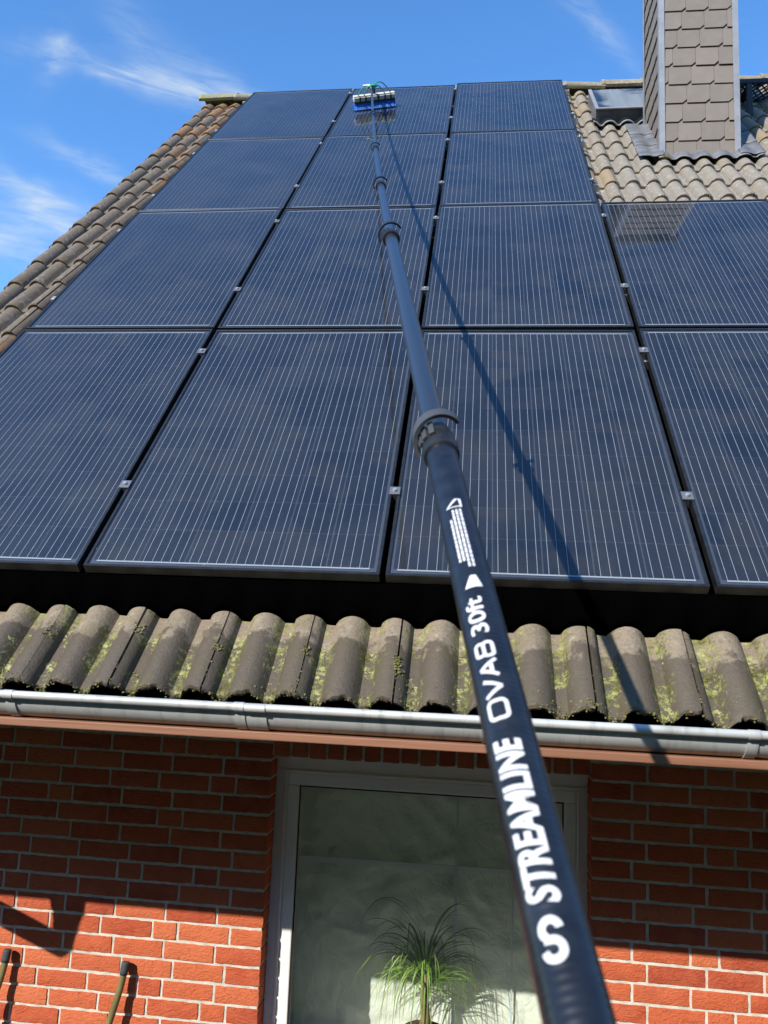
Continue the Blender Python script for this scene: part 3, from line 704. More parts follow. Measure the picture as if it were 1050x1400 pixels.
mb = MB(); ringbars(mb, sx0 + 0.0125, sx1 - 0.0125, sz0 + 0.0125, sz1 - 0.0125, 0.050, FY - 0.009, FY + 0.05); mb.build('sash', pvc_m, win, bevel=0.006)
mb = MB(); ringbars(mb, sx0 + 0.063, sx1 - 0.063, sz0 + 0.063, sz1 - 0.063, 0.006, FY - 0.002, FY + 0.004); mb.build('gasket', gasket_m, win)
gx_0, gx_1, gz_0, gz_1 = sx0 + 0.064, sx1 - 0.064, sz0 + 0.064, sz1 - 0.064
MB().poly([(gx_0, FY + 0.018, gz_0), (gx_1, FY + 0.018, gz_0), (gx_1, FY + 0.018, gz_1), (gx_0, FY + 0.018, gz_1)]).build('pane', wglass_m, win)
MB().box(OL - 0.06, OR + 0.06, YW - 0.05, FY - 0.003, OB - 0.03, OB - 0.002).build('outer_sill', zinc_m, win, bevel=0.003)
MB().box(OL - 0.1, OR + 0.1, FY + 0.08, 1.32, OB - 0.03, OB + 0.0).build('window_board', pvc_m, win, bevel=0.005)

# blind behind the window
mb = MB(); nx, nz = 110, 96; BY = 1.36
for j in range(nz + 1):
    for i in range(nx + 1):
        xx = -0.72 + 1.72 * i / nx; zz = -2.06 + 1.50 * j / nz
        q = Vector((xx * 4, zz * 4, 0))
        w_ = Vector((noise.noise(q * 0.8), noise.noise(q * 0.8 + Vector((9, 2, 1))), 0)) * 0.7
        d = noise.noise(q * 1.0 + Vector((0, 0, 3))) * 0.014 + abs(noise.noise(q * 1.6 + w_ + Vector((4, 1, 3)))) * 0.030 + abs(noise.noise(q * 4.2 + w_ * 2 + Vector((2, 7, 3)))) * 0.012
        mb.v.append(Vector((xx, BY + d, zz + G)))
for j in range(nz):
    for i in range(nx): a = j * (nx + 1) + i; mb.f.append((a, a + 1, a + nx + 2, a + nx + 1))
bl = empty('window_blind', (0, 0, 0)); tag(bl, 'crumpled pale green fabric blind hanging behind the window glass', 'blind')
o = mb.build('fabric', blind_m, bl, smooth=True)
M = Mat('seam_tape', 0.6, 0.4); M.color((0.72, 0.74, 0.70)); seam_m = M.m
M = Mat('seam_blue', 0.6, 0.4); M.color((0.56, 0.64, 0.66)); seamb_m = M.m
for (p0, p1, w, mt, nm) in (((-0.72, -1.262), (1.0, -1.248), 0.012, seam_m, 'hem_tape'), ((0.242, -2.05), (0.242, -0.62), 0.006, seamb_m, 'pull_cord'), ((0.50, -2.05), (0.50, -0.62), 0.004, seamb_m, 'pull_cord')):
    mb = MB(); d = Vector((p1[0] - p0[0], 0, p1[1] - p0[1])); pr_ = Vector((-d.z, 0, d.x)).normalized() * w
    yo = BY - (0.014 if nm == 'hem_tape' else 0.020)
    A, B = Vector((p0[0], yo, p0[1] + G)), Vector((p1[0], yo, p1[1] + G))
    for yy in (0, 0.003):
        for q in (A - pr_, B - pr_, B + pr_, A + pr_): mb.v.append(q + Vector((0, yy, 0)))
    mb.f += [(0, 1, 2, 3), (7, 6, 5, 4), (0, 4, 5, 1), (1, 5, 6, 2), (2, 6, 7, 3), (3, 7, 4, 0)]; mb.build(nm, mt, bl)

# potted plant on the window board
pl_ = empty('potted_plant', (0.125, 1.14, G + OB)); tag(pl_, 'bushy potted plant with long thin arching leaves behind the window glass', 'plant')
mb = MB(); mb.tube([(0, 0, 0.0), (0, 0, 0.01), (0, 0, 0.17), (0, 0, 0.172), (0, 0, 0.20)], [0.065, 0.067, 0.088, 0.096, 0.096], 24); mb.build('pot', pot_m, pl_, autos=0.6)
mb = MB(); mb.tube([(0, 0, 0.195), (0.004, 0, 0.25), (-0.002, 0, 0.32), (0, 0, 0.43)], [0.028, 0.021, 0.017, 0.014], 10); mb.build('stem', bark_m, pl_, smooth=True)
mb = MB(); R_ = random.Random(5)
for i in range(230):
    az = R_.choice([R_.uniform(0, 2 * math.pi), R_.gauss(0.3, 0.7), R_.gauss(3.6, 0.9)]); ln = R_.uniform(0.26, 0.56) * (1.35 if R_.random() < 0.25 else 1.0); el = math.radians(R_.choice([R_.uniform(10, 50), R_.uniform(45, 88)])); droop = R_.uniform(3.2, 6.0)
    p = Vector((R_.uniform(-.01, .01), R_.uniform(-.01, .01), 0.39 + R_.uniform(-0.05, 0.05)))
    w0 = R_.uniform(0.0022, 0.0042); N = 12; side = Vector((-math.sin(az), math.cos(az), 0)); base = len(mb.v); tw = R_.uniform(-.8, .8)
    kink = R_.randint(5, 9) if R_.random() < 0.28 else 99
    for s_ in range(N + 1):
        t = s_ / N; w = w0 * (1 - t ** 2 * 0.9) * (0.6 + min(1, t * 5) * 0.4)
        d = Vector((math.cos(az) * math.cos(el) * 0.78, math.sin(az) * math.cos(el) * 0.30, math.sin(el)))
        sd = (side * math.cos(tw * t) + Vector((0, 0, 1)) * math.sin(tw * t)).normalized()
        mb.v += [p - sd * w, p + sd * w]
        if p.y < -0.20: d.y = 0
        p = p + d * (ln / N); el -= droop * (ln / N) * (0.5 + t * 1.3)
        if s_ == kink: el -= 1.4
        el = max(el, -1.45)
    for s_ in range(N): a = base + 2 * s_; mb.f.append((a, a + 1, a + 3, a + 2))
o = mb.build('leaves', leaf_m, pl_, smooth=True); o['kind'] = 'stuff'

# ------------------------------------------------------------------ garden tools leaning on the wall
def tool(x, ztop, lean, label, head):
    t = empty(head, (x, 0.60, 0.0)); tag(t, label, 'garden tool', 'garden tools leaning on the wall')
    top = Vector((lean, YW - 0.60 - 0.032, ztop + G)); bot = Vector((-0.30 * lean - 0.16, -0.02, 0.02)); d = (bot - top)
    b1 = Vector((-0.06, 0, 0)); ctrl = [top, top + d * 0.06 + Vector((0.004, 0, 0)), top + d * 0.16 - Vector((0.006, 0, 0)), top + d * 0.3 - Vector((0.02, 0, 0)), top + d * 0.6 - Vector((0.01, 0, 0)), bot]
    def cr(t_):
        n_ = len(ctrl) - 1; i = min(int(t_ * n_), n_ - 1); f = t_ * n_ - i
        P = [ctrl[max(i - 1, 0)], ctrl[i], ctrl[i + 1], ctrl[min(i + 2, n_)]]
        return 0.5 * ((2 * P[1]) + (-P[0] + P[2]) * f + (2 * P[0] - 5 * P[1] + 4 * P[2] - P[3]) * f * f + (-P[0] + 3 * P[1] - 3 * P[2] + P[3]) * f ** 3)
    pts = [cr(i / 40) for i in range(41)]
    MB().tube(pts[2:], 0.0135, 14).build('handle', handle_m, t, smooth=True)
    g = pts[:6]; MB().tube([g[0] + (g[0] - g[1]) * 0.25] + g, [0.009, 0.0155, 0.0165, 0.016, 0.0165, 0.016, 0.0155], 14).build('grip', grip_m, t, smooth=True)
    mb = MB(); m = Matrix.Translation(bot)
    if head == 'garden_rake':
        mb.box(-0.2, 0.2, -0.012, 0.012, -0.0, 0.02, m)
        for i in range(12): mb.box(-0.195 + i * 0.0345, -0.187 + i * 0.0345, -0.07, -0.012, -0.012, 0.0, m)
    else:
        mb.box(-0.09, 0.09, -0.03, -0.024, -0.015, 0.22, m); mb.box(-0.018, 0.018, -0.024, 0.02, 0.02, 0.3, m)
    mb.build('head', tsteel_m, t)
tool(-1.105, -1.545, 0.036, 'garden spade with dark grip leaning on the brick wall near the window', 'garden_spade')
tool(-1.600, -1.540, 0.022, 'garden rake handle at the left picture edge leaning on the brick wall', 'garden_rake')

# ------------------------------------------------------------------ solar panels
HP, WP = 1.6982, 1.012; PWD, PHT = 0.992, 1.680
fm = MB(); L = 0.011; t = 0.035
for (a, b, c0, d) in ((0, PWD, 0, L), (0, PWD, PHT - L, PHT), (0, L, L, PHT - L), (PWD - L, PWD, L, PHT - L)): fm.box(a, b, c0, d, -t, 0.0)
frame_me = mesh('frame', fm.v, fm.f, frame_m)
bm = bmesh.new(); bm.from_mesh(frame_me); bmesh.ops.bevel(bm, geom=[e for e in bm.edges if e.calc_face_angle(0) > 1], offset=0.0012, segments=1, affect='EDGES'); bm.to_mesh(frame_me); bm.free()
back_me = mesh('backsheet', *(lambda m: (m.v, m.f))(MB().box(L - .002, PWD - L + .002, L - .002, PHT - L + .002, -0.012, -0.0085)), sheet_m)
pane_me = mesh('glass_pane', [(L - 0.001, L - 0.001, -0.003), (PWD - L + 0.001, L - 0.001, -0.003), (PWD - L + 0.001, PHT - L + 0.001, -0.003), (L - 0.001, PHT - L + 0.001, -0.003)], [(0, 1, 2, 3)], pglass_m)
CW, CP, CPV = 0.1540, 0.1588, 0.1610
cx_ = (PWD - 6 * CP) / 2 + CP / 2; cy_ = (PHT - 10 * CPV) / 2 + CPV / 2
ch = 0.0025; hw = CW / 2; hv = 0.0790
cell_me = mesh('cell', [(-hw + ch, -hv, 0), (hw - ch, -hv, 0), (hw, -hv + ch, 0), (hw, hv - ch, 0), (hw - ch, hv, 0), (-hw + ch, hv, 0), (-hw, hv - ch, 0), (-hw, -hv + ch, 0)], [tuple(range(8))], cell_m)
rb = MB(); zb = -0.0062; wbar = 0.00080
for i in range(6):
    for q in range(5):
        xx = cx_ + i * CP - CW / 2 + CW * (q + 0.5) / 5; rb.poly([(xx - wbar, cy_ - CPV / 2 - 0.002, zb), (xx + wbar, cy_ - CPV / 2 - 0.002, zb), (xx + wbar, cy_ + 9.5 * CPV + 0.002, zb), (xx - wbar, cy_ + 9.5 * CPV + 0.002, zb)])
for yy in (cy_ - CPV / 2 - 0.005, cy_ + 9.5 * CPV + 0.005):
    rb.poly([(0.035, yy - 0.0032, zb + 0.0004), (PWD - 0.035, yy - 0.0032, zb + 0.0004), (PWD - 0.035, yy + 0.0032, zb + 0.0004), (0.035, yy + 0.0032, zb + 0.0004)])
ribbon_me = mesh('ribbons', rb.v, rb.f, ribbon_m)
rown = ['bottom', 'second-lowest', 'second-highest', 'top']
posn = {-2: 'leftmost', -1: 'second from left', 0: 'third from left', 1: 'fourth from left', 2: 'fifth from left'}
for c_ in range(-2, 3):
    for r in range(4):
        if c_ >= 1 and r >= 2: continue
        pan = empty('solar_panel', (0, 0, 0)); jig = [random.uniform(-.0015, .0015) for _ in range(3)]
        Mx = Matrix.Translation((0, 0, G)) @ Matrix.Rotation(TH, 4, 'X') @ Matrix.Translation((c_ * WP + 0.010 + jig[0], r * HP + 0.009 + jig[1], 0)) @ Matrix.Rotation(random.gauss(0, 0.0022), 4, 'X') @ Matrix.Rotation(random.gauss(0, 0.0022), 4, 'Y')
        pan.matrix_world = Mx
        extra = ', below the chimney' if (c_ == 1 and r == 1) else ''
        tag(pan, 'dark blue solar panel, %s in the %s row%s' % (posn[c_], rown[r], extra), 'solar panel', 'solar panels on the tiled roof')
        obj('frame', frame_me, pan); obj('backsheet', back_me, pan); obj('glass_pane', pane_me, pan)
        o = obj('ribbons', ribbon_me, pan); o['kind'] = 'stuff'
        for i in range(6):
            for j in range(10): obj('cell', cell_me, pan, (cx_ + i * CP, cy_ + j * CPV, -0.0078))
RM_ = Matrix.Translation((0, 0, G)) @ Matrix.Rotation(TH, 4, 'X')
# rails and clamps
ends = {0: (-2.08, 3.10), 1: (-2.08, 3.10), 2: (-2.08, 1.06), 3: (-2.08, 1.06)}
for r in range(4):
    for q, vloc in enumerate((0.445, 1.462)):
        mb = MB(); mb.box(ends[r][0], ends[r][1], -0.019, 0.019, -0.079, -0.0365)
        o = mb.build('mounting_rail', alu_m, None, bevel=0.002); o.matrix_world = RM_ @ Matrix.Translation((0, r * HP + vloc, 0))
        tag(o, 'aluminium mounting rail under the %s edge of the %s panel row' % (('lower', 'upper')[q], rown[r]), 'rail', 'rails under the solar panels')
cl_b = mesh('clamp_plate', *(lambda m: (m.v, m.f))(MB().box(-0.019, 0.019, -0.021, 0.021, 0.0006, 0.0045).box(-0.0075, 0.0075, -0.021, 0.021, -0.034, 0.0006)), clampd_m)
mb = MB(); mb.tube([(0, 0, 0.0045), (0, 0, 0.010), (0, 0, 0.0125)], [0.0078, 0.0078, 0.006], 12); bolt_me = mesh('bolt', mb.v, mb.f, alu_m)
gapn = {-1: 'first and second', 0: 'second and third', 1: 'third and fourth', 2: 'fourth and fifth'}
for g in (-1, 0, 1, 2):
    for r in range(4):
        if g == 2 and r > 1: continue
        for q, vloc in enumerate((0.440, 1.465)):
            e = empty('panel_clamp', (0, 0, 0)); e.matrix_world = RM_ @ Matrix.Translation((g * WP + random.uniform(-.002, .002), r * HP + vloc + random.uniform(-.012, .012), 0))
            if g == 1 and r > 1: lab = 'metal clamp at the right edge of the third %s-row panel, %s end' % (rown[r], ('lower', 'upper')[q])
            else: lab = 'metal clamp between the %s %s-row panels, near their %s end' % (gapn[g], rown[r], ('lower', 'upper')[q])
            tag(e, lab, 'clamp', 'clamps holding the solar panels'); obj('plate', cl_b, e); obj('bolt', bolt_me, e)

# black bird guard closing the gap under the lowest panels
M = Mat('guard_mesh', 0.9, 0.0); M.coord(False)
M.color(M.ramp(M.voro(240), [(0.10, (0.0002, 0.0002, 0.0002)), (0.5, (0.0012, 0.0012, 0.0014))])); guard_m = M.m
mb = MB(); nx = 430
for i in range(nx + 1):
    x = -2.02 + 5.06 * i / nx; k = math.floor((x - 0.048) / PW + 0.5); d = prof(x - 0.048 - k * PW)
    vb = -0.060 + 0.004 * noise.noise(Vector((x * 17, 0, 0))); hb = -0.100 + d - 0.068 * (vb - V0) + 0.001
    mb.v += [Vector((x, 0.012, -0.037)), Vector((x, -0.026, -0.062 + d * 0.25)), Vector((x, vb + 0.010, hb + 0.022)), Vector((x, vb, hb)), Vector((x, vb + 0.006, hb)), Vector((x, 0.016, -0.040))]
for i in range(nx):
    for j in range(5): a = 6 * i + j; mb.f.append((a, a + 1, a + 7, a + 6))
o = mb.build('bird_guard', guard_m, None, smooth=True); o.matrix_world = RM_; tag(o, 'black bird guard strip closing the gap below the bottom row of solar panels', 'bird guard')

# ------------------------------------------------------------------ cleaning pole
P1 = Vector((0.2464, -1.4246, 0.0766 + G)); D1 = Vector((-0.1599, 0.7623, 0.6272)).normalized(); TIP = Vector((-0.6929, 3.7045, 4.3863 + G))
LP = 6.7648; TA = D1 * (1.155 * LP); TB = Vector((-0.1265, 0.6687, 0.6828)) * LP
def pole(t):
    if t < 0: return P1 + D1 * (t * 1.155 * LP)
    return P1 * (2 * t ** 3 - 3 * t ** 2 + 1) + TA * (t ** 3 - 2 * t ** 2 + t) + TIP * (3 * t ** 2 - 2 * t ** 3) + TB * (t ** 3 - t ** 2)
CAM = Vector((0.2902, -2.4886, -0.1305 + G))
pole_o = empty('cleaning_pole', P1 - D1 * 1.9); tag(pole_o, 'long black telescopic cleaning pole reaching over the solar panels, with blue brush at its tip', 'cleaning pole')
inv = pole_o.location.copy()
def pbuild(mb, name, mat, par=pole_o, **k):
    if par is pole_o:
        for i in range(len(mb.v)): mb.v[i] = mb.v[i] - inv
    return mb.build(name, mat, par, **k)
# the base section is built along its own z so that the winding shows as fine rings
mb = MB(); K0, K1 = 1.9, 0.062
mb.tube([(0, 0, z * (K0 + 0.055) / 40) for z in range(41)], 0.022, 40)
o = mb.build('pole_section', carbon_m, pole_o, autos=0.8); o.rotation_euler = D1.to_track_quat('Z', 'Y').to_euler()
tc = [0.0095, 0.1975, 0.3450, 0.5480, 0.806]; rad = [0.0185, 0.0152, 0.0130, 0.0108, 0.0092]
for i in range(5):
    a = tc[i] - 0.003; b = tc[i + 1] if i < 4 else 1.0
    pts = [pole(a + (b - a) * j / 16) for j in range(17)]
    pbuild(MB().tube(pts, rad[i], 28), 'pole_section', carbon2_m, smooth=True)
def frame_at(t):
    p = pole(t); ax = (pole(t + 0.002) - pole(t - 0.002)).normalized()
    e1 = (CAM - p); e1 = (e1 - ax * e1.dot(ax)).normalized(); e2 = ax.cross(e1); return p, ax, e1, e2
for i, t in enumerate(tc):
    R0 = [0.022, 0.0185, 0.0152, 0.0130, 0.0108][i]; k = max(R0 / 0.022, 0.9); fat = 1.0 if i == 0 else 1.25
    p, ax, e1, e2 = frame_at(t)
    Mf = Matrix(((e1.x, e2.x, ax.x, p.x), (e1.y, e2.y, ax.y, p.y), (e1.z, e2.z, ax.z, p.z), (0, 0, 0, 1)))
    loc = p - inv
    mb = MB(); prof_ = [(-0.042, 1.02), (-0.040, 1.16), (-0.020, 1.20), (-0.016, 1.10), (0.012, 1.10), (0.014, 1.02), (0.030, 0.96), (0.034, 0.86)]
    mb.tube([Vector((0, 0, z * max(k, .75))) for z, _ in prof_], [R0 * (1 + (f - 1) * (1.0 if i == 0 else 2.2)) if f > 1 else R0 * f for _, f in prof_], 28)
    for q in range(len(mb.v)): mb.v[q] = Mf @ mb.v[q] - inv
    col = mb.build('lever_collar', plast_m, pole_o, autos=0.5)
    # lever: a curved blade over the camera side, hinged on the image-left side
    mb = MB(); n = 16
    for j in range(n + 1):
        f = j / n; a = math.radians(-105 + 175 * f) * -1; rr = R0 * (1.34 * fat + 0.30 * math.sin(f * math.pi) * 0.5 + 0.18 * f); zc = (0.004 + 0.030 * f) * max(k, .75)
        hgt = (0.013 if i == 0 else 0.014) * (1 - 0.3 * f) * max(k, .75); th = 0.0055 * max(k, .75)
        for (dr, dz) in ((0, -hgt), (th, -hgt), (th, hgt), (0, hgt)): mb.v.append(Mf @ Vector((math.cos(a) * (rr + dr), -math.sin(a) * (rr + dr), zc + dz)) - inv)
    for j in range(n):
        for q in range(4): a, b = 4 * j + q, 4 * j + (q + 1) % 4; mb.f.append((a, b, b + 4, a + 4))
    mb.f += [(3, 2, 1, 0), (4 * n, 4 * n + 1, 4 * n + 2, 4 * n + 3)]
    mb.build('lever', greypl_m if i == 0 else plast_m, col, autos=0.7)
    mb = MB()
    for ang in (-62, -38, -12):
        a = math.radians(ang); m2 = Mf @ Matrix.Rotation(a, 4, 'Z')
        mb.box(R0 * 1.05, R0 * 1.36, -0.0045 * k, 0.0045 * k, -0.016 * k, 0.018 * k, m2)
    for q in range(len(mb.v)): mb.v[q] = mb.v[q] - inv
    mb.build('hinge_block', greypl_m if i == 0 else plast_m, col, bevel=0.001)

# printing on the base section
def kpos(k): return P1 - D1 * k
_, ax, e1, e2 = frame_at(-0.05)
pm = P1 - D1 * 0.45; e1 = CAM - pm; e1 = (e1 - ax * e1.dot(ax)).normalized(); e2 = ax.cross(e1)     # e2 points to image left or right
left = Vector((-cr[0], -cr[1], -cr[2])); sgn = 1 if e2.dot(left) > 0 else -1
def wrap_mesh(name, bm, k_start, phi0, kx=1.0):
    """bm holds flat shapes: x runs up the pole from k_start, y runs to the left round the tube."""
    ys = [v.co.y for v in bm.verts]; y = min(ys) + 0.0015
    while y < max(ys):
        bmesh.ops.bisect_plane(bm, geom=bm.verts[:] + bm.edges[:] + bm.faces[:], plane_co=(0, y, 0), plane_no=(0, 1, 0)); y += 0.0018
    rr = 0.02235
    for v in bm.verts:
        a = (v.co.y / rr + phi0) * sgn; p = kpos(k_start) + D1 * v.co.x
        v.co = p + (e1 * math.cos(a) + e2 * math.sin(a)) * rr - inv
    me = bpy.data.meshes.new(name); bm.normal_update(); bm.to_mesh(me); bm.free(); me.materials.append(print_m)
    return obj(name, me, pole_o)
def text_bm(body, length, height, shear=0.0, offset=0.0, spacing=1.0):
    cu_ = bpy.data.curves.new('t', 'FONT'); cu_.body = body; cu_.size = 1; cu_.shear = shear; cu_.offset = offset; cu_.space_character = spacing; cu_.resolution_u = 4
    ob = bpy.data.objects.new('t', cu_); COL.objects.link(ob); bpy.context.view_layer.update()
    me = bpy.data.meshes.new_from_object(ob.evaluated_get(bpy.context.evaluated_depsgraph_get())); bpy.data.objects.remove(ob)
    bm = bmesh.new(); bm.from_mesh(me); bpy.data.meshes.remove(me)
    x0 = min(v.co.x for v in bm.verts); x1 = max(v.co.x for v in bm.verts); y0 = min(v.co.y for v in bm.verts); y1 = max(v.co.y for v in bm.verts)
    for v in bm.verts: v.co = Vector(((v.co.x - x0) / (x1 - x0) * length, ((v.co.y - y0) / (y1 - y0) - 0.5) * height, 0))
    return bm
def stroke_bm(lines, w):
    bm = bmesh.new()
    for pts in lines:
        pts = [Vector((p[0], p[1], 0)) for p in pts]; sub = []
        closed = (pts[0] - pts[-1]).length < 1e-6
        L_, R__ = [], []
        for i, p in enumerate(pts):
            a = pts[i - 1] if i > 0 else (pts[-2] if closed else p); b = pts[i + 1] if i < len(pts) - 1 else (pts[1] if closed else p)
            t = (b - a).normalized(); nrm = Vector((-t.y, t.x, 0))
            L_.append(bm.verts.new(p + nrm * w / 2)); R__.append(bm.verts.new(p - nrm * w / 2))
        for i in range(len(pts) - 1): bm.faces.new((R__[i], R__[i + 1], L_[i + 1], L_[i]))
    return bm
def arc(cx, cy, r, a0, a1, n=8): return [(cx + r * math.cos(math.radians(a0 + (a1 - a0) * i / n)), cy + r * math.sin(math.radians(a0 + (a1 - a0) * i / n))) for i in range(n + 1)]
PHI = 0.18
wrap_mesh('lettering', text_bm('STREAMLINE', 0.1440, 0.0250, 0.22, 0.036, 1.0), 0.6440, PHI)
# OVA8 drawn in wide rounded strokes
Hh = 0.0165; w = 0.0036; ln = []
def rrect(x, y, W_, H_, r=0.0045): return arc(x + W_ - r, y + H_ - r, r, 90, 0, 5) + arc(x + W_ - r, y + r, r, 0, -90, 5) + arc(x + r, y + r, r, -90, -180, 5) + arc(x + r, y + H_ - r, r, 180, 90, 5) + [(x + W_ - r, y + H_)]
cw_ = 0.0205; gp = 0.0055; y0 = -Hh / 2
ln.append(rrect(0, y0, cw_, Hh)); xo = cw_ + gp
ln.append([(xo, y0 + Hh), (xo + cw_ * 0.5, y0)]); ln.append([(xo + cw_ * 0.5, y0), (xo + cw_, y0 + Hh)]); xo += cw_ + gp * 0.7
ln.append([(xo, y0), (xo + cw_ * 0.5, y0 + Hh)]); ln.append([(xo + cw_ * 0.5, y0 + Hh), (xo + cw_, y0)]); ln.append([(xo + cw_ * .25, y0 + Hh * 0.33), (xo + cw_ * .75, y0 + Hh * 0.33)]); xo += cw_ + gp
ln.append(rrect(xo, y0, cw_ * 0.9, Hh * 0.53, 0.0035)); ln.append(rrect(xo + 0.0015, y0 + Hh * 0.53, cw_ * 0.8, Hh * 0.47, 0.0032))
wrap_mesh('lettering', stroke_bm(ln, w), 0.4790, PHI)
wrap_mesh('lettering', text_bm('30ft', 0.0555, 0.0185, 0, 0.018), 0.3705, PHI)
# S-shaped emblem
wrap_mesh('emblem', stroke_bm([arc(0.0075, 0.0002, 0.0062, -268, -5, 14) + [(0.0142, 0.0050)] + arc(0.0205, -0.0002, 0.0062, -205, -446, 14)], 0.0054), 0.6815, PHI)
# warning triangles and small print
bm = bmesh.new(); bm.faces.new([bm.verts.new(p) for p in ((0, -0.0105, 0), (0.020, -0.0060, 0), (0.020, 0.0, 0), (0.0, 0.0085, 0))]); wrap_mesh('warning_mark', bm, 0.2985, PHI - 0.15)
bm = stroke_bm([[(0.001, 0.0085), (0.018, -0.0045), (0.018, -0.0088), (0.001, -0.0092), (0.001, 0.0085)]], 0.0036); wrap_mesh('warning_mark', bm, 0.1395, PHI - 0.15)
ln = []; R_ = random.Random(3)
for i, y in enumerate((-0.0068, -0.0023, 0.0022, 0.0067)):
    x = 0.0 if i < 2 else 0.012; e = 0.118 if i < 3 else 0.098
    while x < e:
        s_ = R_.uniform(0.004, 0.011); ln.append([(x, y), (min(x + s_, e), y)]); x += s_ + 0.0013
wrap_mesh('small_print', stroke_bm(ln, 0.0026), 0.2625, PHI - 0.15)

# brush head
BU, BV = -0.7067, 5.99
brush = empty('brush_head', (0, 0, 0), (0, 0, 0), pole_o)
BM = Matrix.Translation(-inv) @ RM_ @ Matrix.Translation((BU, BV, 0)) @ Matrix.Rotation(math.radians(19.5), 4, 'Z')
brush.matrix_local = BM
mb = MB(); bw = 0.190
mb.box(-bw, bw, -0.030, 0.030, 0.062, 0.100); mb.box(-bw, bw, -0.024, 0.024, 0.1005, 0.112)
mb.build('beam', beam_m, brush, bevel=0.006)
for xx in (-0.135, -0.082, -0.033, 0.033, 0.094, 0.148): MB().box(xx - 0.0065, xx + 0.0065, -0.0325, -0.024, 0.066, 0.098).build('slot', gasket_m, brush)
MB().box(-bw + 0.004, bw - 0.004, -0.031, 0.031, 0.0555, 0.0615).build('rubber_edge', gasket_m, brush)
mb = MB(); R_ = random.Random(9)
for i in range(44):
    for j in range(5):
        xx = -bw + 0.008 + (2 * bw - 0.016) * i / 43; yy = -0.024 + 0.012 * j
        fl = 1 + 0.06 * abs(yy) / 0.024; ex = xx * 1.05 + R_.gauss(0, 0.002); ey = yy * 1.7 - 0.006 + R_.gauss(0, 0.002)
        mb.tube([(xx, yy, 0.056), ((xx + ex) / 2, yy * 1.15, 0.03), (ex, ey, 0.002)], [0.0028, 0.0036, 0.0044], 5)
o = mb.build('bristles', bristle_m, brush); o['kind'] = 'stuff'
tl = BM.inverted() @ (TIP - inv)
dl = (BM.inverted().to_3x3() @ TB.normalized())
mb = MB(); mb.tube([tl - dl * 0.03, tl + dl * 0.02, Vector((0, -0.02, 0.165)), Vector((0, 0, 0.112))], 0.014, 14); mb.build('neck', steel_m, brush, smooth=True)
mb = MB(); mb.tube([tl + dl * 0.01, tl + dl * 0.07 + Vector((-0.02, 0, 0.02)), tl + dl * 0.085 + Vector((-0.075, 0, 0.02))], [0.013, 0.012, 0.008], 10); mb.build('angle_joint', beam_m, brush, smooth=True)
def arcpts(a, b, lift, n=12):
    a, b = Vector(a), Vector(b); return [a.lerp(b, i / n) + Vector((0, 0, 1)) * lift * math.sin(math.pi * min(1, i / n * 1.0)) for i in range(n + 1)]
h0 = tl + dl * 0.03 + Vector((0, 0, 0.012))
for xx, lf in ((-0.148, 0.035), (-0.095, 0.02), (0.094, 0.035), (0.148, 0.06)):
    MB().tube(arcpts(h0, (xx, -0.01, 0.112), lf), 0.0048, 8).build('hose', hose_m, brush, smooth=True)
MB().tube([h0 + Vector((-0.035, 0, 0.0)), h0 + Vector((0, 0, 0.012)), h0 + Vector((0.05, 0, 0.006))], 0.010, 10).build('hose_splitter', hose_m, brush, smooth=True)

# ------------------------------------------------------------------ moss and dirt on the eave tiles
mb = MB(); R_ = random.Random(11)
ico = [(0, 0, 1), (0.894, 0, 0.447), (0.276, 0.851, 0.447), (-0.724, 0.526, 0.447), (-0.724, -0.526, 0.447), (0.276, -0.851, 0.447), (0.724, 0.526, -0.447), (-0.276, 0.851, -0.447), (-0.894, 0, -0.447), (-0.276, -0.851, -0.447), (0.724, -0.526, -0.447), (0, 0, -1)]
icf = [(0, 1, 2), (0, 2, 3), (0, 3, 4), (0, 4, 5), (0, 5, 1), (1, 6, 2), (2, 7, 3), (3, 8, 4), (4, 9, 5), (5, 10, 1), (6, 7, 2), (7, 8, 3), (8, 9, 4), (9, 10, 5), (10, 6, 1), (6, 11, 7), (7, 11, 8), (8, 11, 9), (9, 11, 10), (10, 11, 6)]
def crumb(x, v, h, r):
    b = len(mb.v); s3 = [R_.uniform(0.6, 1.2) for _ in range(3)]
    for p in ico: mb.v.append(Vector((x + p[0] * r * s3[0] * R_.uniform(.8, 1.2), v + p[1] * r * s3[1] * R_.uniform(.8, 1.2), h + p[2] * r * 0.7 * s3[2])))
    for f in icf: mb.f.append(tuple(b + q for q in f))
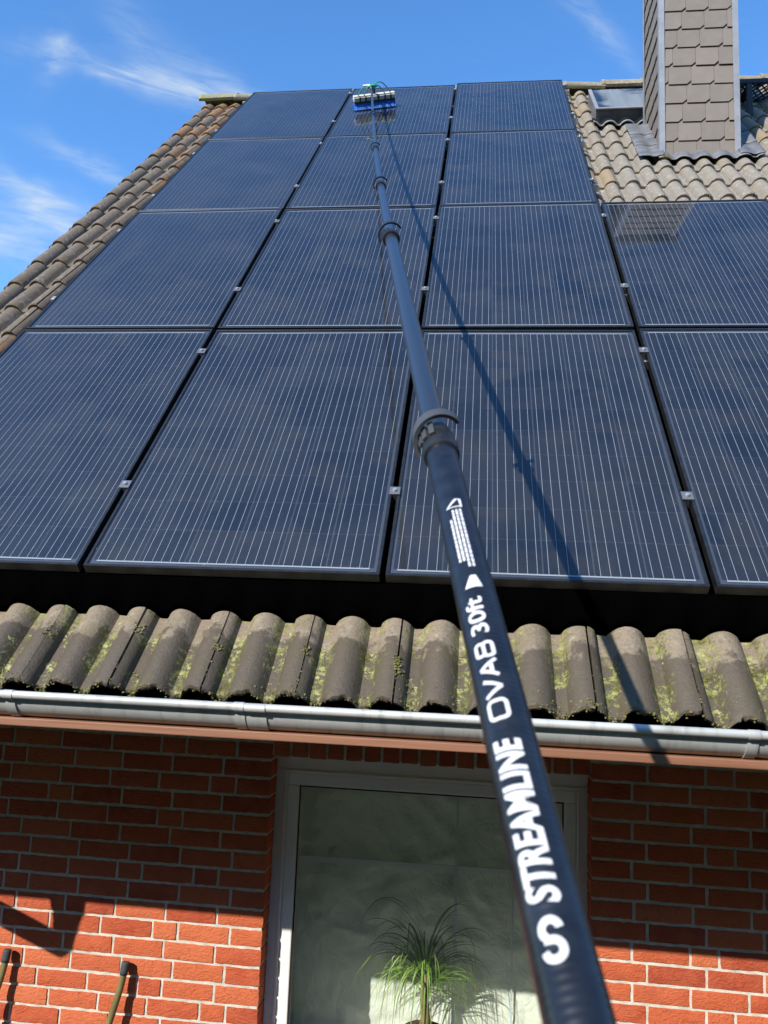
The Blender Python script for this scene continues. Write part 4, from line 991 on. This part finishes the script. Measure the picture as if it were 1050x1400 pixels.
for i in range(2600):                       # along the tile ends, thickest in the valleys
    x = R_.uniform(-1.9, 2.2); k = math.floor((x - 0.048) / PW + 0.5); d = prof(x - 0.048 - k * PW)
    if R_.random() > 0.25 + 0.75 * (-d / 0.045): continue
    v = V0 + R_.choice([R_.gauss(0.0, 0.004), abs(R_.gauss(0, 0.03))]); crumb(x, v, -0.100 + d - 0.068 * max(0, v - V0) - (R_.uniform(0, 0.014) if v < V0 + 0.002 else 0), R_.uniform(0.0015, 0.0042))
for k in range(-7, 8):                      # in the joints between tiles
    for i in range(R_.randint(3, 26)):
        v = V0 + abs(R_.gauss(0.0, 0.10)); x = 0.048 + TW * k + 0.020 + R_.gauss(0, 0.0015); crumb(x, v, -0.100 + prof(0.020) - 0.068 * (v - V0), R_.uniform(0.0015, 0.0035))
for q in range(34):
    kx = R_.randint(-14, 15); x = 0.048 + PW * (kx + 0.5) + R_.gauss(0, 0.010); v = V0 + R_.uniform(0.01, 0.22); r = R_.uniform(0.003, 0.007)
    for i in range(R_.randint(6, 16)):
        xx, vv = x + R_.gauss(0, r), v + R_.gauss(0, r * 1.4); kk = math.floor((xx - 0.048) / PW + 0.5)
        crumb(xx, vv, -0.100 + prof(xx - 0.048 - kk * PW) - 0.068 * ((vv - V0) % EX) + R_.uniform(0, r * 0.4), R_.uniform(0.002, 0.0042))
for (x, v, n_, r) in ((-1.07, V0 + 0.20, 26, 0.010), (-0.78, V0 + 0.235, 18, 0.008), (-1.28, V0 + 0.06, 14, 0.007), (0.07, V0 + 0.11, 36, 0.009), (0.066, V0 + 0.15, 20, 0.006), (-0.5, V0 + 0.17, 20, 0.007), (-0.22, V0 + 0.18, 12, 0.006), (0.63, V0 + 0.02, 16, 0.007), (1.62, 4.55, 70, 0.018)):
    for i in range(n_):
        xx, vv = x + R_.gauss(0, r), v + R_.gauss(0, r * 1.6); kk = math.floor((xx - 0.048) / PW + 0.5)
        crumb(xx, vv, -0.100 + prof(xx - 0.048 - kk * PW) - 0.068 * ((vv - V0) % EX) + R_.uniform(0, r * 0.5) + (0.03 if v > 4 else 0), R_.uniform(0.002, 0.0048))
o = mb.build('moss', moss_m, None); o.matrix_world = RM_; tag(o, 'moss crumbs and dirt along the ends of the eave tiles', kind='stuff')
print('bricks', nb, 'tiles', ntile, 'objects', len(bpy.data.objects))
